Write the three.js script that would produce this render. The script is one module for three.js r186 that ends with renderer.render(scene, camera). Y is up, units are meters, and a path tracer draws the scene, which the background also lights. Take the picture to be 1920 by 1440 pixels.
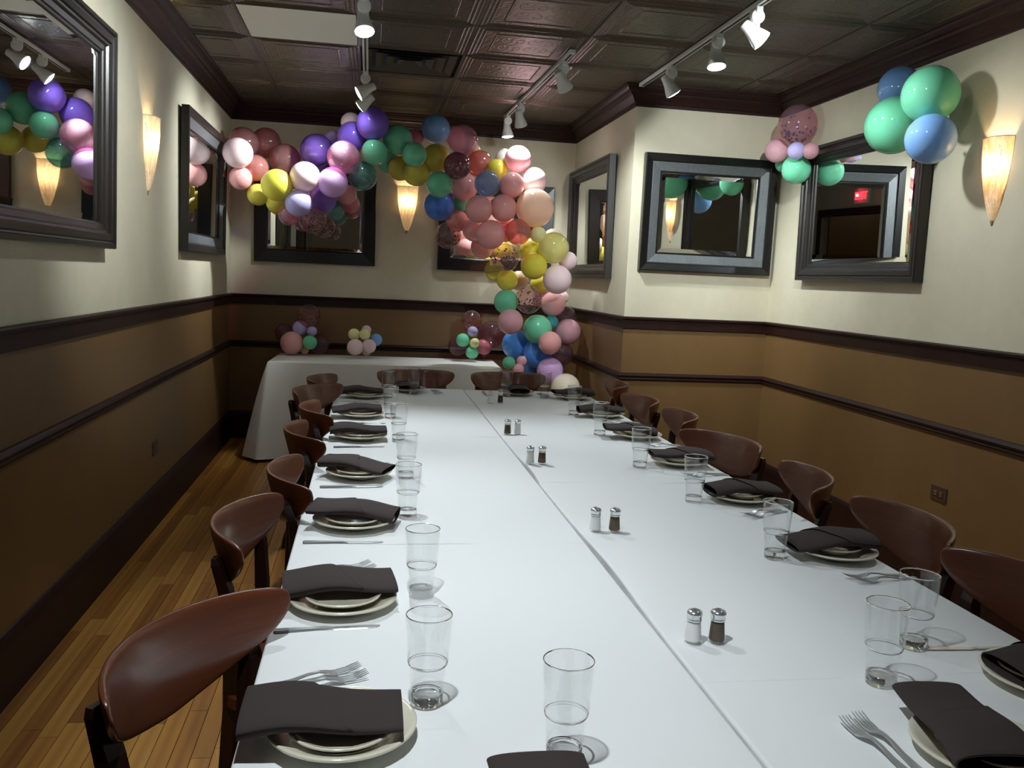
import * as THREE from 'three';
import { RoundedBoxGeometry } from 'three/addons/geometries/RoundedBoxGeometry.js';
import { mergeGeometries, toCreasedNormals } from 'three/addons/utils/BufferGeometryUtils.js';
import { FontLoader } from 'three/addons/loaders/FontLoader.js';
import { TextGeometry } from 'three/addons/geometries/TextGeometry.js';

// ---------------------------------------------------------------- camera, renderer, light set-up
const scene = new THREE.Scene();
scene.background = new THREE.Color(0x000000);
const D2R = Math.PI / 180;
const camera = new THREE.PerspectiveCamera(2 * Math.atan(720 / 1644.39) / D2R, 4 / 3, 0.05, 60);
camera.position.set(0, 1.508, 0);
camera.rotation.order = 'YXZ';
camera.rotation.set(-6.842 * D2R, -9.489 * D2R, 2.593 * D2R);
const renderer = new THREE.WebGLRenderer({ antialias: true });
renderer.toneMapping = THREE.LinearToneMapping;
renderer.toneMappingExposure = 1.55;
renderer.shadowMap.enabled = true;
const LED = new THREE.Color().setRGB(0.9, 0.975, 1.0);        // cool white track lamps
const WARM = new THREE.Color().setRGB(1.0, 0.75, 0.47);        // bulbs inside the sconces
const SPOT = 9.0, SCONCE = 0.36;
// every lamp head of the ceiling tracks: [track, position along z, aim point x, y, z, strength]
const HEADS = [
  [0, -6.70, -1.05, 1.95, -6.95, 0.72, 42, 'white track lamp head, farthest on the left track by the purple balloons'],
  [0, -6.26, -1.15, 2.1, -6.2, 0.56, 36, 'white track lamp head, second from the far end of the left track'],
  [0, -4.60, 0.15, 0.76, -3.8, 0.62, 38, 'white track lamp head glowing round beside the blank white ceiling panel'],
  [0, -3.60, -1.18, 2.0, -4.3, 0.66, 39, 'track lamp head aimed at the left wall beside the large mirror'],
  [0, -2.90, 0.25, 0.76, -2.6, 0.46, 36, 'track lamp head above the long table, fifth from the far end'],
  [0, -1.00, 0.30, 0.76, -1.5, 0.64, 35, 'track lamp head on the left track nearest the viewer'],
  [1, -7.45, 1.30, 1.0, -7.4, 0.5, 40, 'white track lamp head, farthest on the short middle track'],
  [1, -6.90, 1.50, 1.6, -7.5, 0.65, 40, 'white track lamp head in the middle of the short track'],
  [1, -5.52, 2.00, 1.6, -6.2, 0.55, 38, 'white track lamp head nearest on the short middle track'],
  [2, -5.40, 2.70, 1.5, -5.5, 0.47, 42, 'white track lamp head, farthest on the right track'],
  [2, -4.66, 1.85, 0.8, -4.2, 0.35, 40, 'white track lamp head, second from the far end of the right track'],
  [2, -4.18, 2.90, 1.7, -3.8, 0.28, 46, 'white track lamp head tilted to the right wall, third on the right track'],
  [2, -3.30, 2.35, 1.9, -6.1, 1.15, 32, 'track lamp head on the right track aimed at the corner wall mirror'],
  [2, -2.20, 2.40, 0.9, -2.8, 0.22, 46, 'track lamp head on the right track nearest the viewer'],
];

// ---------------------------------------------------------------- helpers
let seed = 12345;
const rnd = () => { seed = (seed * 1664525 + 1013904223) >>> 0; return seed / 4294967296; };
const rr = (a, b) => a + (b - a) * rnd();
const taken = {};
function numbered(n) { const k = taken[n] = (taken[n] ?? -1) + 1; return k ? n + '_' + String(k).padStart(3, '0') : n; }
function shade(o) { o.castShadow = true; o.receiveShadow = true; return o; }
function thing(name, label, category, pos = [0, 0, 0], turn = 0, group) {
  const o = new THREE.Group(); o.name = numbered(name); scene.add(o);
  o.position.set(...pos); o.rotation.y = turn; o.userData = { label, category };
  if (group) o.userData.group = group;
  return o;
}
function mesh(name, geo, mat, parent) { const m = shade(new THREE.Mesh(geo, mat)); m.name = name; parent.add(m); return m; }
function one(name, label, category, geo, mat, pos = [0, 0, 0], turn = 0, group) {
  const m = shade(new THREE.Mesh(geo, mat)); m.name = numbered(name); m.position.set(...pos); m.rotation.y = turn;
  m.userData = { label, category }; if (group) m.userData.group = group; scene.add(m); return m;
}
function struct(name) { const o = new THREE.Group(); o.name = name; o.userData = { kind: 'structure' }; scene.add(o); return o; }
function copyOf(root, pos, turn, label) {
  const c = root.clone(); c.name = numbered(root.name.replace(/_\d{3}$/, '')); c.position.set(...pos); c.rotation.y = turn;
  c.userData = { ...root.userData, label }; scene.add(c); return c;
}
const mg = (list) => mergeGeometries(list.map((g) => { g = g.index ? g.toNonIndexed() : g; for (const k of Object.keys(g.attributes)) if (!['position', 'normal', 'uv'].includes(k)) g.deleteAttribute(k); return g; }));
function metreUV(g, s = 1) {                     // uv in metres from the dominant direction of each face
  if (g.index) g = g.toNonIndexed();
  const p = g.attributes.position, uv = new Float32Array(p.count * 2), a = new THREE.Vector3(), b = new THREE.Vector3(), c = new THREE.Vector3(), n = new THREE.Vector3();
  for (let i = 0; i < p.count; i += 3) {
    a.fromBufferAttribute(p, i); b.fromBufferAttribute(p, i + 1); c.fromBufferAttribute(p, i + 2);
    n.subVectors(b, a).cross(c.clone().sub(a)); const ax = Math.abs(n.x), ay = Math.abs(n.y), az = Math.abs(n.z);
    [a, b, c].forEach((v, k) => { const q = ay >= ax && ay >= az ? [v.x, v.z] : ax >= az ? [v.z, v.y] : [v.x, v.y]; uv[(i + k) * 2] = q[0] * s; uv[(i + k) * 2 + 1] = q[1] * s; });
  }
  g.setAttribute('uv', new THREE.BufferAttribute(uv, 2)); return g;
}
const bx = (x0, x1, y0, y1, z0, z1) => metreUV(new THREE.BoxGeometry(x1 - x0, y1 - y0, z1 - z0).translate((x0 + x1) / 2, (y0 + y1) / 2, (z0 + z1) / 2));
const rbox = (w, h, d, r, x = 0, y = 0, z = 0, seg = 2) => metreUV(new RoundedBoxGeometry(w, h, d, seg, r).translate(x, y, z));
const lathe = (pts, seg = 32) => new THREE.LatheGeometry(pts.map((p) => new THREE.Vector2(p[0], p[1])), seg);
function tube(pts, r, seg = 24, rs = 8) { return new THREE.TubeGeometry(new THREE.CatmullRomCurve3(pts.map((p) => new THREE.Vector3(...p))), seg, r, rs, false); }
function soup(tris) { const g = new THREE.BufferGeometry(); g.setAttribute('position', new THREE.Float32BufferAttribute(tris, 3)); g.computeVertexNormals(); return metreUV(g); }
const quad = (a, b, c, d) => [...a, ...b, ...c, ...a, ...c, ...d];

// ---------------------------------------------------------------- textures (surface matter only)
function grid(n, seedN) { let s = seedN >>> 0; const o = new Float32Array(n * n); for (let i = 0; i < n * n; i++) { s = (s * 1664525 + 1013904223) >>> 0; o[i] = s / 4294967296; } return o; }
function fbm(size, cells, oct, seedN, ax = 1, ay = 1) {
  const out = new Float32Array(size * size); let amp = 1, tot = 0;
  for (let o = 0; o < oct; o++) {
    const cx = Math.max(1, Math.round(cells * ax)) << o, cy = Math.max(1, Math.round(cells * ay)) << o, n = Math.max(cx, cy), g = grid(n, seedN + o * 77);
    for (let y = 0; y < size; y++) for (let x = 0; x < size; x++) {
      const fx = x / size * cx, fy = y / size * cy, ix = fx | 0, iy = fy | 0; let tx = fx - ix, ty = fy - iy; tx = tx * tx * (3 - 2 * tx); ty = ty * ty * (3 - 2 * ty);
      const i1 = (ix + 1) % cx, j1 = (iy + 1) % cy, a = g[iy * n + ix], b = g[iy * n + i1], c = g[j1 * n + ix], d = g[j1 * n + i1];
      out[y * size + x] += amp * (a + (b - a) * tx + (c - a) * ty + (a - b - c + d) * tx * ty);
    }
    tot += amp; amp *= 0.55;
  }
  for (let i = 0; i < out.length; i++) out[i] /= tot; return out;
}
function tex(size, fn, srgb, rx = 1, ry = 1) {
  const d = new Uint8Array(size * size * 4);
  for (let i = 0; i < size * size; i++) { const c = fn(i, i % size, (i / size) | 0); for (let k = 0; k < 3; k++) d[i * 4 + k] = Math.max(0, Math.min(255, Array.isArray(c) ? c[k] : c)); d[i * 4 + 3] = 255; }
  const t = new THREE.DataTexture(d, size, size); t.wrapS = t.wrapT = THREE.RepeatWrapping; t.magFilter = THREE.LinearFilter; t.minFilter = THREE.LinearMipmapLinearFilter; t.generateMipmaps = true;
  if (srgb) t.colorSpace = THREE.SRGBColorSpace; t.repeat.set(rx, ry); t.needsUpdate = true; return t;
}
const mixc = (a, b, t) => a.map((v, i) => v + (b[i] - v) * t);
const nA = fbm(256, 5, 5, 11), nB = fbm(256, 24, 3, 23), nWood = fbm(512, 4, 5, 37, 10, 1), nWood2 = fbm(256, 3, 4, 51, 12, 1);
const fine = tex(256, (i) => 90 + 90 * nB[i] + 40 * nA[i], false, 1.6, 1.6);
const plasterMap = tex(256, (i) => mixc([190, 182, 157], [207, 200, 177], nA[i] * 0.7 + nB[i] * 0.3), true, 0.8, 0.8);
const tanMap = tex(256, (i) => mixc([106, 80, 48], [122, 93, 56], nA[i] * 0.75 + nB[i] * 0.25), true, 0.9, 0.5);
const darkWoodMap = tex(256, (i) => mixc([30, 13, 10], [46, 22, 16], nWood2[i]), true, 2, 0.6);
const nWood3 = fbm(256, 3, 4, 91, 1, 12);
const chairMap = tex(256, (i) => mixc([80, 39, 21], [106, 54, 29], nWood3[i]), true, 1.5, 4);
const oakMaps = [[[152, 102, 42], [180, 126, 56]], [[136, 88, 34], [166, 112, 48]], [[166, 116, 50], [190, 138, 66]], [[122, 76, 30], [154, 102, 44]]].map(([a, b]) => tex(512, (i) => mixc(a, b, Math.min(1, Math.max(0, nWood[i] * 1.8 - 0.4))), true, 1.2, 0.35));
const weave = tex(64, (i, x, y) => 120 + 60 * (((x >> 2) + (y >> 2)) & 1) + 30 * ((x * 7 + y * 13) % 5) / 5, false, 40, 40);
const clothNoise = tex(256, (i) => 128 + 110 * (nA[i] - 0.5) + 20 * (nB[i] - 0.5), false, 0.9, 0.9);
const alabaster = tex(256, (i, x, y) => { const v = nA[i], c = nB[i]; return v > 0.62 && c > 0.58 ? [128, 100, 70] : mixc([206, 184, 148], [250, 242, 224], Math.min(1, Math.max(0, v * 1.6 - 0.3))); }, true, 3, 2);
const tinBump = tex(512, (i, x, y) => {          // stamped scrolls and beads
  const u = x / 512 * 4 % 1 - 0.5, v = y / 512 * 4 % 1 - 0.5, r = Math.hypot(u, v), a = Math.atan2(v, u);
  const ros = Math.max(0, Math.cos(a * 6 + r * 14)) * Math.exp(-Math.pow((r - 0.26) / 0.12, 2)), ring = Math.exp(-Math.pow((r - 0.42) / 0.025, 2)), core = Math.exp(-Math.pow(r / 0.08, 2));
  return 40 + 150 * Math.min(1, ros + 0.7 * ring + core) + 40 * nA[(y >> 1) * 256 + (x >> 1)];
}, false, 1.55, 1.55);
const pepperMap = (() => { const g = grid(128, 77); return tex(128, (i) => g[i] > 0.7 ? [30, 24, 18] : g[i] > 0.35 ? [84, 68, 50] : [120, 100, 74], true, 2, 2); })();

// ---------------------------------------------------------------- materials
const std = (o) => new THREE.MeshPhysicalMaterial(o);
const M = {
  plaster: std({ map: plasterMap, roughness: 0.7, bumpMap: fine, bumpScale: 0.0015 }),
  tan: std({ map: tanMap, roughness: 0.42, bumpMap: fine, bumpScale: 0.001 }),
  trim: std({ map: darkWoodMap, roughness: 0.5, specularIntensity: 0.5 }),
  chair: std({ map: chairMap, roughness: 0.35, clearcoat: 0.6, clearcoatRoughness: 0.16 }),
  chairDark: std({ map: darkWoodMap, roughness: 0.35, clearcoat: 0.4, clearcoatRoughness: 0.2 }),
  oak: oakMaps.map((m) => std({ map: m, roughness: 0.38 })),
  cloth: std({ color: new THREE.Color().setRGB(0.8, 0.82, 0.83), roughness: 0.9, bumpMap: clothNoise, bumpScale: 0.006 }),
  skirt: std({ color: new THREE.Color().setRGB(0.74, 0.73, 0.69), roughness: 0.9, bumpMap: clothNoise, bumpScale: 0.006 }),
  napkin: std({ color: 0x352a2a, roughness: 0.85, sheen: 0.15, sheenRoughness: 0.5, sheenColor: new THREE.Color(0x5a5055), bumpMap: weave, bumpScale: 0.0003 }),
  china: std({ color: 0xdcd7c4, roughness: 0.18, clearcoat: 0.5, clearcoatRoughness: 0.08 }),
  steel: std({ color: 0xd4d7da, metalness: 0.8, roughness: 0.3 }),
  chrome: std({ color: 0xe2e4e6, metalness: 0.85, roughness: 0.2 }),
  glass: std({ color: 0xffffff, roughness: 0.0, transmission: 1, thickness: 0.004, ior: 1.5 }),
  clearGlass: std({ color: new THREE.Color().setRGB(0.975, 0.98, 0.98), roughness: 0.0, transmission: 1, thickness: 0, ior: 1.5 }),
  salt: std({ color: 0xf4f4f2, roughness: 0.95 }),
  pepper: std({ map: pepperMap, roughness: 0.95 }),
  mirror: std({ color: new THREE.Color().setRGB(0.86, 0.88, 0.87), metalness: 1, roughness: 0.01 }),
  frame: std({ color: 0x1c1712, roughness: 0.32, bumpMap: fine, bumpScale: 0.0004 }),
  frameBrown: std({ map: tex(256, (i) => mixc([24, 20, 17], [42, 37, 32], nWood2[i]), true, 2, 2), roughness: 0.34 }),
  frameBlack: std({ color: 0x0d0c0c, roughness: 0.28 }),
  silver: std({ map: tex(256, (i) => mixc([88, 92, 94], [116, 120, 122], nB[i] * 0.6 + nWood2[i] * 0.4), true, 4, 4), roughness: 0.4, metalness: 0.35 }),
  tin: std({ color: 0x554c40, metalness: 0.4, roughness: 0.4, bumpMap: tinBump, bumpScale: 0.003 }),
  tinBar: std({ color: 0x4a4238, metalness: 0.4, roughness: 0.5 }),
  panelWhite: std({ color: 0xf0f0ea, roughness: 0.8 }),
  whiteMetal: std({ color: 0xd8d8d2, roughness: 0.4 }),
  black: std({ color: 0x0a0a0a, roughness: 0.6 }),
  lampFace: std({ color: 0xffffff, emissive: LED, emissiveIntensity: 26, roughness: 0.4 }),
  bulb: std({ color: 0xffffff, emissive: WARM, emissiveIntensity: 4, roughness: 0.4 }),
  alabaster: std({ map: alabaster, roughness: 0.95, transmission: 0.17, thickness: 0 }),
  sconceTip: std({ color: 0x8d7a5c, roughness: 0.6 }),
  brownPlastic: std({ color: 0x4a3322, roughness: 0.45 }),
  ivory: std({ color: 0x9c8f78, roughness: 0.5 }),
  brass: std({ color: 0x9c8250, metalness: 1, roughness: 0.35 }),
};

// ---------------------------------------------------------------- room shell
const XL = -1.187, XP = 1.82, XR = 2.918, ZB = -7.952, ZP = -6.125, ZR = 3.0, HC = 2.88, RAIL = 1.235, T = 0.12;
const OUT = [[XL, -1.06], [XL, ZB], [XP, ZB], [XP, ZP], [XR, ZP], [XR, ZR]];
function wall(name, x0, x1, z0, z1) {
  const w = struct(name);
  mesh('upper_wall', bx(x0, x1, RAIL, HC + 0.12, z0, z1), M.plaster, w);
  mesh('lower_wall', bx(x0, x1, -0.1, RAIL, z0, z1), M.tan, w);
  return w;
}
wall('wall_left', XL - T, XL, ZB - T, -0.96);
wall('wall_back', XL, XP, ZB - T, ZB);
wall('wall_side', XP, XP + T, ZB - T, ZP - T);
wall('wall_front', XP, XR + T, ZP - T, ZP);
wall('wall_right', XR, XR + T, ZP, ZR);
// behind the viewer: a closed rear wall, and in the left wall a doorway to a dim hall (seen only in the mirrors)
wall('wall_rear', XL - T, XR + T, ZR, ZR + T);
{
  const w = struct('wall_doorway');
  mesh('pier', bx(XL - T, XL, -0.1, HC + 0.12, 0.8, ZR), M.plaster, w);
  mesh('header', bx(XL - T, XL, 2.38, HC + 0.12, -0.96, 0.8), M.plaster, w);
  const j = struct('door_1');
  mesh('jamb', bx(XL - T - 0.02, XL + 0.02, 0, 2.38, -1.06, -0.96), M.trim, j);
  mesh('jamb', bx(XL - T - 0.02, XL + 0.02, 0, 2.38, 0.8, 0.9), M.trim, j);
  mesh('lintel', bx(XL - T - 0.02, XL + 0.02, 2.38, 2.48, -1.06, 0.9), M.trim, j);
  const b = struct('wall_hall');
  mesh('back_panel', bx(-4.1, -4.0, -0.1, HC + 0.12, -1.6, 1.5), M.tan, b);
  mesh('side_panel', bx(-4.1, XL - T, -0.1, HC + 0.12, -1.7, -1.6), M.tan, b);
  mesh('side_panel', bx(-4.1, XL - T, -0.1, HC + 0.12, 1.4, 1.5), M.tan, b);
  mesh('roof_panel', bx(-4.1, XL - T, HC, HC + 0.12, -1.6, 1.5), M.tinBar, b);
  mesh('floor_panel', bx(-4.1, XL - T, -0.2, 0, -1.6, 1.5), M.oak[1], b);
}
// swept mouldings, one mesh per wall run, mitred at the corners
function sweepRun(profile, i) {
  const nrm = (a, b) => { const dx = b[0] - a[0], dz = b[1] - a[1], l = Math.hypot(dx, dz); return [-dz / l, dx / l]; };
  const off = (k, d) => {
    const n = k < OUT.length - 1 ? nrm(OUT[k], OUT[k + 1]) : null, m = k > 0 ? nrm(OUT[k - 1], OUT[k]) : null;
    if (!n || !m) { const q = n || m; return [OUT[k][0] + q[0] * d, OUT[k][1] + q[1] * d]; }
    return [OUT[k][0] + (n[0] + m[0]) * d, OUT[k][1] + (n[1] + m[1]) * d];
  };
  const t = [];
  for (let k = 0; k + 1 < profile.length; k++) {
    const [d0, y0] = profile[k], [d1, y1] = profile[k + 1];
    const a = off(i, d0), b = off(i + 1, d0), c = off(i + 1, d1), e = off(i, d1);
    t.push(...quad([a[0], y0, a[1]], [b[0], y0, b[1]], [c[0], y1, c[1]], [e[0], y1, e[1]]));
  }
  return soup(t);
}
const SIDES = ['left', 'back', 'side', 'front', 'right'];
const pBase = [[0, 0], [0.018, 0], [0.018, 0.2], [0.014, 0.225], [0.006, 0.24], [0, 0.245]];
const pLow = [[0, 0.814], [0.012, 0.816], [0.016, 0.824], [0.012, 0.834], [0.02, 0.84], [0.024, 0.85], [0.018, 0.858], [0.01, 0.866], [0, 0.868]];
const pRail = [[0, 1.188], [0.014, 1.19], [0.016, 1.252], [0.028, 1.256], [0.03, 1.268], [0.026, 1.274], [0, 1.276]];
const pCrown = [[0, 2.745], [0.012, 2.747], [0.014, 2.765], [0.022, 2.77], [0.03, 2.785], [0.048, 2.81], [0.062, 2.82], [0.066, 2.832], [0.084, 2.838], [0.096, 2.855], [0.1, 2.866], [0.112, 2.87], [0.114, HC], [0, HC]];
let trimN = 0;
for (let i = 0; i < 5; i++) {
  const bs = mesh('baseboard_' + SIDES[i], sweepRun(pBase, i), M.trim, scene); bs.userData.kind = 'structure';
  for (const p of [pLow, pRail, pCrown]) { const m = mesh('trim_' + (++trimN), sweepRun(p, i), M.trim, scene); m.userData.kind = 'structure'; }
}

// floor: oak strips, each board a mesh in the aisle that shows; the boards under the tables joined
{
  const f = struct('floor');
  mesh('subfloor', bx(XL - T, XR + T, -0.2, -0.012, ZB - T, ZR + T), M.chairDark, f);
  const W = 0.062, hidden = [[], [], [], []];
  const shapes = {};
  for (let k = 0, x = XL; x < XR; x += W, k++) {
    let z = ZB - rnd() * 0.6;
    while (z < ZR) {
      const len = [0.5, 0.75, 1.0, 1.3][(rnd() * 4) | 0], v = (rnd() * 4) | 0, z0 = Math.max(z, ZB), z1 = Math.min(z + len, ZR);
      if (z1 > z0) {
        const w = Math.min(W, XR - x) - 0.0016;
        if (x < -0.1 && z0 < -0.9) {
          const key = len + (z1 - z0 < len ? '_' + z0.toFixed(2) + x.toFixed(2) : '') + v;
          shapes[key] ??= rbox(w, 0.012, z1 - z0 - 0.0016, 0.0012, 0, 0, 0, 1).translate(0, 0, 0);
          const m = mesh('board', shapes[key], M.oak[v], f); m.position.set(x + W / 2, -0.006, (z0 + z1) / 2);
        } else hidden[v].push(bx(x, x + w, -0.012, 0, z0 + 0.0008, z1 - 0.0008));
      }
      z += len;
    }
  }
  hidden.forEach((h, v) => { if (h.length) { const m = mesh('boards_under_tables', mg(h), M.oak[v], f); m.userData.kind = 'stuff'; } });
}

// ceiling: stamped tin panels laid in a grid of bars
const GX = 0.646, GZ = 0.665, GX0 = -0.742, GZ0 = -5.0;
{
  const c = struct('ceiling');
  mesh('ceiling_deck', bx(XL - T, XR + T, HC + 0.02, HC + 0.12, ZB - T, ZR), M.black, c);
  const ring = (hx, hz, w, h) => {                // a raised square bead, hx,hz = half sizes
    const t = [], lo = (a, b) => [[-a, 0, -b], [a, 0, -b], [a, 0, b], [-a, 0, b]], o = lo(hx, hz), m = lo(hx - w / 2, hz - w / 2).map((p) => [p[0], -h, p[2]]), n = lo(hx - w, hz - w);
    for (let i = 0; i < 4; i++) { const j = (i + 1) % 4; t.push(...quad(o[i], o[j], m[j], m[i]), ...quad(m[i], m[j], n[j], n[i])); }
    return soup(t);
  };
  const panel = (sx, sz) => {
    const hx = sx / 2 - 0.006, hz = sz / 2 - 0.006;
    const l = [soup(quad([-hx, 0, -hz], [hx, 0, -hz], [hx, 0, hz], [-hx, 0, hz]))];
    if (Math.min(sx, sz) > 0.3) { for (const q of [0.004, 0.026, 0.048]) l.push(ring(hx - q, hz - q, 0.016, 0.004)); l.push(ring(hx - 0.12, hz - 0.12, 0.012, 0.003)); }
    return metreUV(mg(l));
  };
  const shapes = {};
  const xs = [XL]; for (let x = GX0; x < XR; x += GX) xs.push(x); xs.push(XR);
  const zs = [ZB]; for (let k = Math.ceil((ZB - GZ0) / GZ); GZ0 + k * GZ < ZR; k++) if (GZ0 + k * GZ > ZB + 0.02) zs.push(GZ0 + k * GZ); zs.push(ZR);
  for (let i = 0; i + 1 < xs.length; i++) for (let j = 0; j + 1 < zs.length; j++) {
    const sx = xs[i + 1] - xs[i], sz = zs[j + 1] - zs[j], cx = (xs[i] + xs[i + 1]) / 2, cz = (zs[j] + zs[j + 1]) / 2;
    if (cx > XP + 0.05 && cz < ZP - 0.3) continue;
    const near = (a, b) => Math.abs(a - b) < 0.1;
    if (near(cx, -0.42) && near(cz, -5.33)) { mesh('blank_panel', rbox(sx - 0.02, 0.012, sz - 0.02, 0.002).translate(cx, HC + 0.004, cz), M.panelWhite, c); continue; }
    if (near(cx, 0.2255) && near(cz, -5.9975)) {      // air vent: nested square louvres
      const v = new THREE.Group(); v.name = 'air_vent'; c.add(v); v.position.set(cx, HC, cz);
      mesh('vent_box', bx(-0.31, 0.31, 0.018, 0.03, -0.32, 0.32), M.black, v);
      for (let q = 0; q < 4; q++) { const a = 0.29 - q * 0.07, y0 = -0.004, y1 = 0.016, t = []; const o = [[-a, -a], [a, -a], [a, a], [-a, a]], b = a - 0.045; const n = [[-b, -b], [b, -b], [b, b], [-b, b]];
        for (let s = 0; s < 4; s++) { const e = (s + 1) % 4; t.push(...quad([o[s][0], y0, o[s][1]], [o[e][0], y0, o[e][1]], [n[e][0], y1, n[e][1]], [n[s][0], y1, n[s][1]])); }
        mesh('louvre', soup(t), M.tinBar, v); }
      continue;
    }
    const key = sx.toFixed(2) + sz.toFixed(2); shapes[key] ??= panel(sx, sz);
    const m = mesh('tin_panel', shapes[key], M.tin, c); m.position.set(cx, HC, cz);
  }
  for (const x of xs.slice(1, -1)) mesh('grid_bar', bx(x - 0.006, x + 0.006, HC - 0.004, HC + 0.006, x > XP ? ZP : ZB, ZR), M.tinBar, c);
  for (const z of zs.slice(1, -1)) mesh('grid_bar', bx(XL, z < ZP ? XP : XR, HC - 0.003, HC + 0.006, z - 0.006, z + 0.006), M.tinBar, c);
}

// ---------------------------------------------------------------- track lights
const TRACKS = [
  { a: [-0.058, -7.2], b: [-0.058, 0.4], label: 'long white lamp track over the left side of the table' },
  { a: [1.105, -7.55], b: [1.16, -5.3], label: 'short white lamp track in the middle of the ceiling' },
  { a: [1.81, -6.0], b: [1.81, -0.4], label: 'white lamp track on the right by the wall corner' },
];
for (const t of TRACKS) {
  const dx = t.b[0] - t.a[0], dz = t.b[1] - t.a[1], L = Math.hypot(dx, dz), g = thing('lamp_track', t.label, 'lamp track', [t.a[0], HC - 0.026, t.a[1]], Math.atan2(dx, dz), 'ceiling lamp tracks');
  mesh('rail', rbox(0.036, 0.022, L, 0.003, 0, 0.011, L / 2), M.whiteMetal, g);
  mesh('slot', bx(-0.006, 0.006, -0.002, 0.002, 0.03, L - 0.03), M.black, g);
  mesh('end_cap', rbox(0.038, 0.024, 0.012, 0.003, 0, 0.011, 0), M.whiteMetal, g);
  mesh('end_cap', rbox(0.038, 0.024, 0.012, 0.003, 0, 0.011, L), M.whiteMetal, g);
}
const gHousing = lathe([[0.0, 0.075], [0.02, 0.074], [0.026, 0.068], [0.028, 0.04], [0.034, 0.01], [0.044, -0.02], [0.05, -0.045], [0.051, -0.052], [0.047, -0.052], [0.04, -0.02], [0.03, 0.0]], 28);
const gFace = lathe([[0, -0.06], [0.025, -0.058], [0.042, -0.054], [0.0475, -0.05], [0.0475, -0.046], [0, -0.046]], 28);
for (const [ti, z, ax, ay, az, k, cone, label] of HEADS) {
  const tr = TRACKS[ti], f = (z - tr.a[1]) / (tr.b[1] - tr.a[1]), x = tr.a[0] + (tr.b[0] - tr.a[0]) * f;
  const g = thing('track_lamp', label, 'track lamp', [x, 2.735, z], 0, 'track lamp heads');
  const dir = new THREE.Vector3(ax - x, ay - 2.735, az - z).normalize(), q = new THREE.Quaternion().setFromUnitVectors(new THREE.Vector3(0, -1, 0), dir);
  mesh('adapter', mg([rbox(0.034, 0.03, 0.09, 0.005, 0, 0.104, 0), lathe([[0, 0.03], [0.032, 0.03], [0.034, 0.034], [0.034, 0.058], [0.03, 0.064], [0, 0.064]], 20).rotateX(Math.PI / 2).translate(0.0, 0.075, -0.03)]), M.whiteMetal, g);
  mesh('arm', tube([[0, 0.1, 0], [0.012, 0.07, 0], [0.014, 0.03, 0], [0, 0, 0]], 0.009, 12, 8), M.whiteMetal, g);
  const h = mesh('housing', gHousing, M.whiteMetal, g); h.quaternion.copy(q);
  const l = mesh('lamp_face', gFace, M.lampFace, h);
  const s = new THREE.SpotLight(LED, SPOT * k, 0, cone * D2R, 1, 2); s.position.copy(dir).multiplyScalar(0.072); s.target.position.copy(dir).multiplyScalar(1);
  s.castShadow = true; s.shadow.radius = 1.6; s.shadow.mapSize.set(1024, 1024); s.shadow.bias = -0.0005; g.add(s, s.target);
}

// ---------------------------------------------------------------- mirrors
function rails(w, h, prof) {                     // four mitred rails: prof = [inset, height]
  const cs = (d) => [[-w / 2 + d, -h / 2 + d], [w / 2 - d, -h / 2 + d], [w / 2 - d, h / 2 - d], [-w / 2 + d, h / 2 - d]], out = [];
  for (let s = 0; s < 4; s++) { const e = (s + 1) % 4, t = []; for (let k = 0; k + 1 < prof.length; k++) { const a = cs(prof[k][0]), b = cs(prof[k + 1][0]); t.push(...quad([...a[s], prof[k][1]], [...a[e], prof[k][1]], [...b[e], prof[k + 1][1]], [...b[s], prof[k + 1][1]])); } out.push(soup(t)); }
  return out;
}
const STEPPED = [[0, 0], [0, 0.05], [0.004, 0.056], [0.02, 0.056], [0.024, 0.046], [0.03, 0.044], [0.036, 0.05], [0.06, 0.05], [0.064, 0.04], [0.072, 0.038], [0.08, 0.028], [0.1, 0.024], [0.104, 0.018], [0.112, 0.016], [0.112, 0.006]];
const FLAT = [[0, 0], [0, 0.034], [0.005, 0.04], [0.1, 0.034], [0.104, 0.028], [0.112, 0.024], [0.112, 0.006]];
const THIN = [[0, 0], [0, 0.046], [0.006, 0.052], [0.05, 0.044], [0.056, 0.036], [0.056, 0.006]];
const LINER = [[0.056, 0.034], [0.062, 0.036], [0.118, 0.022], [0.122, 0.014], [0.124, 0.006]];
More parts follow.
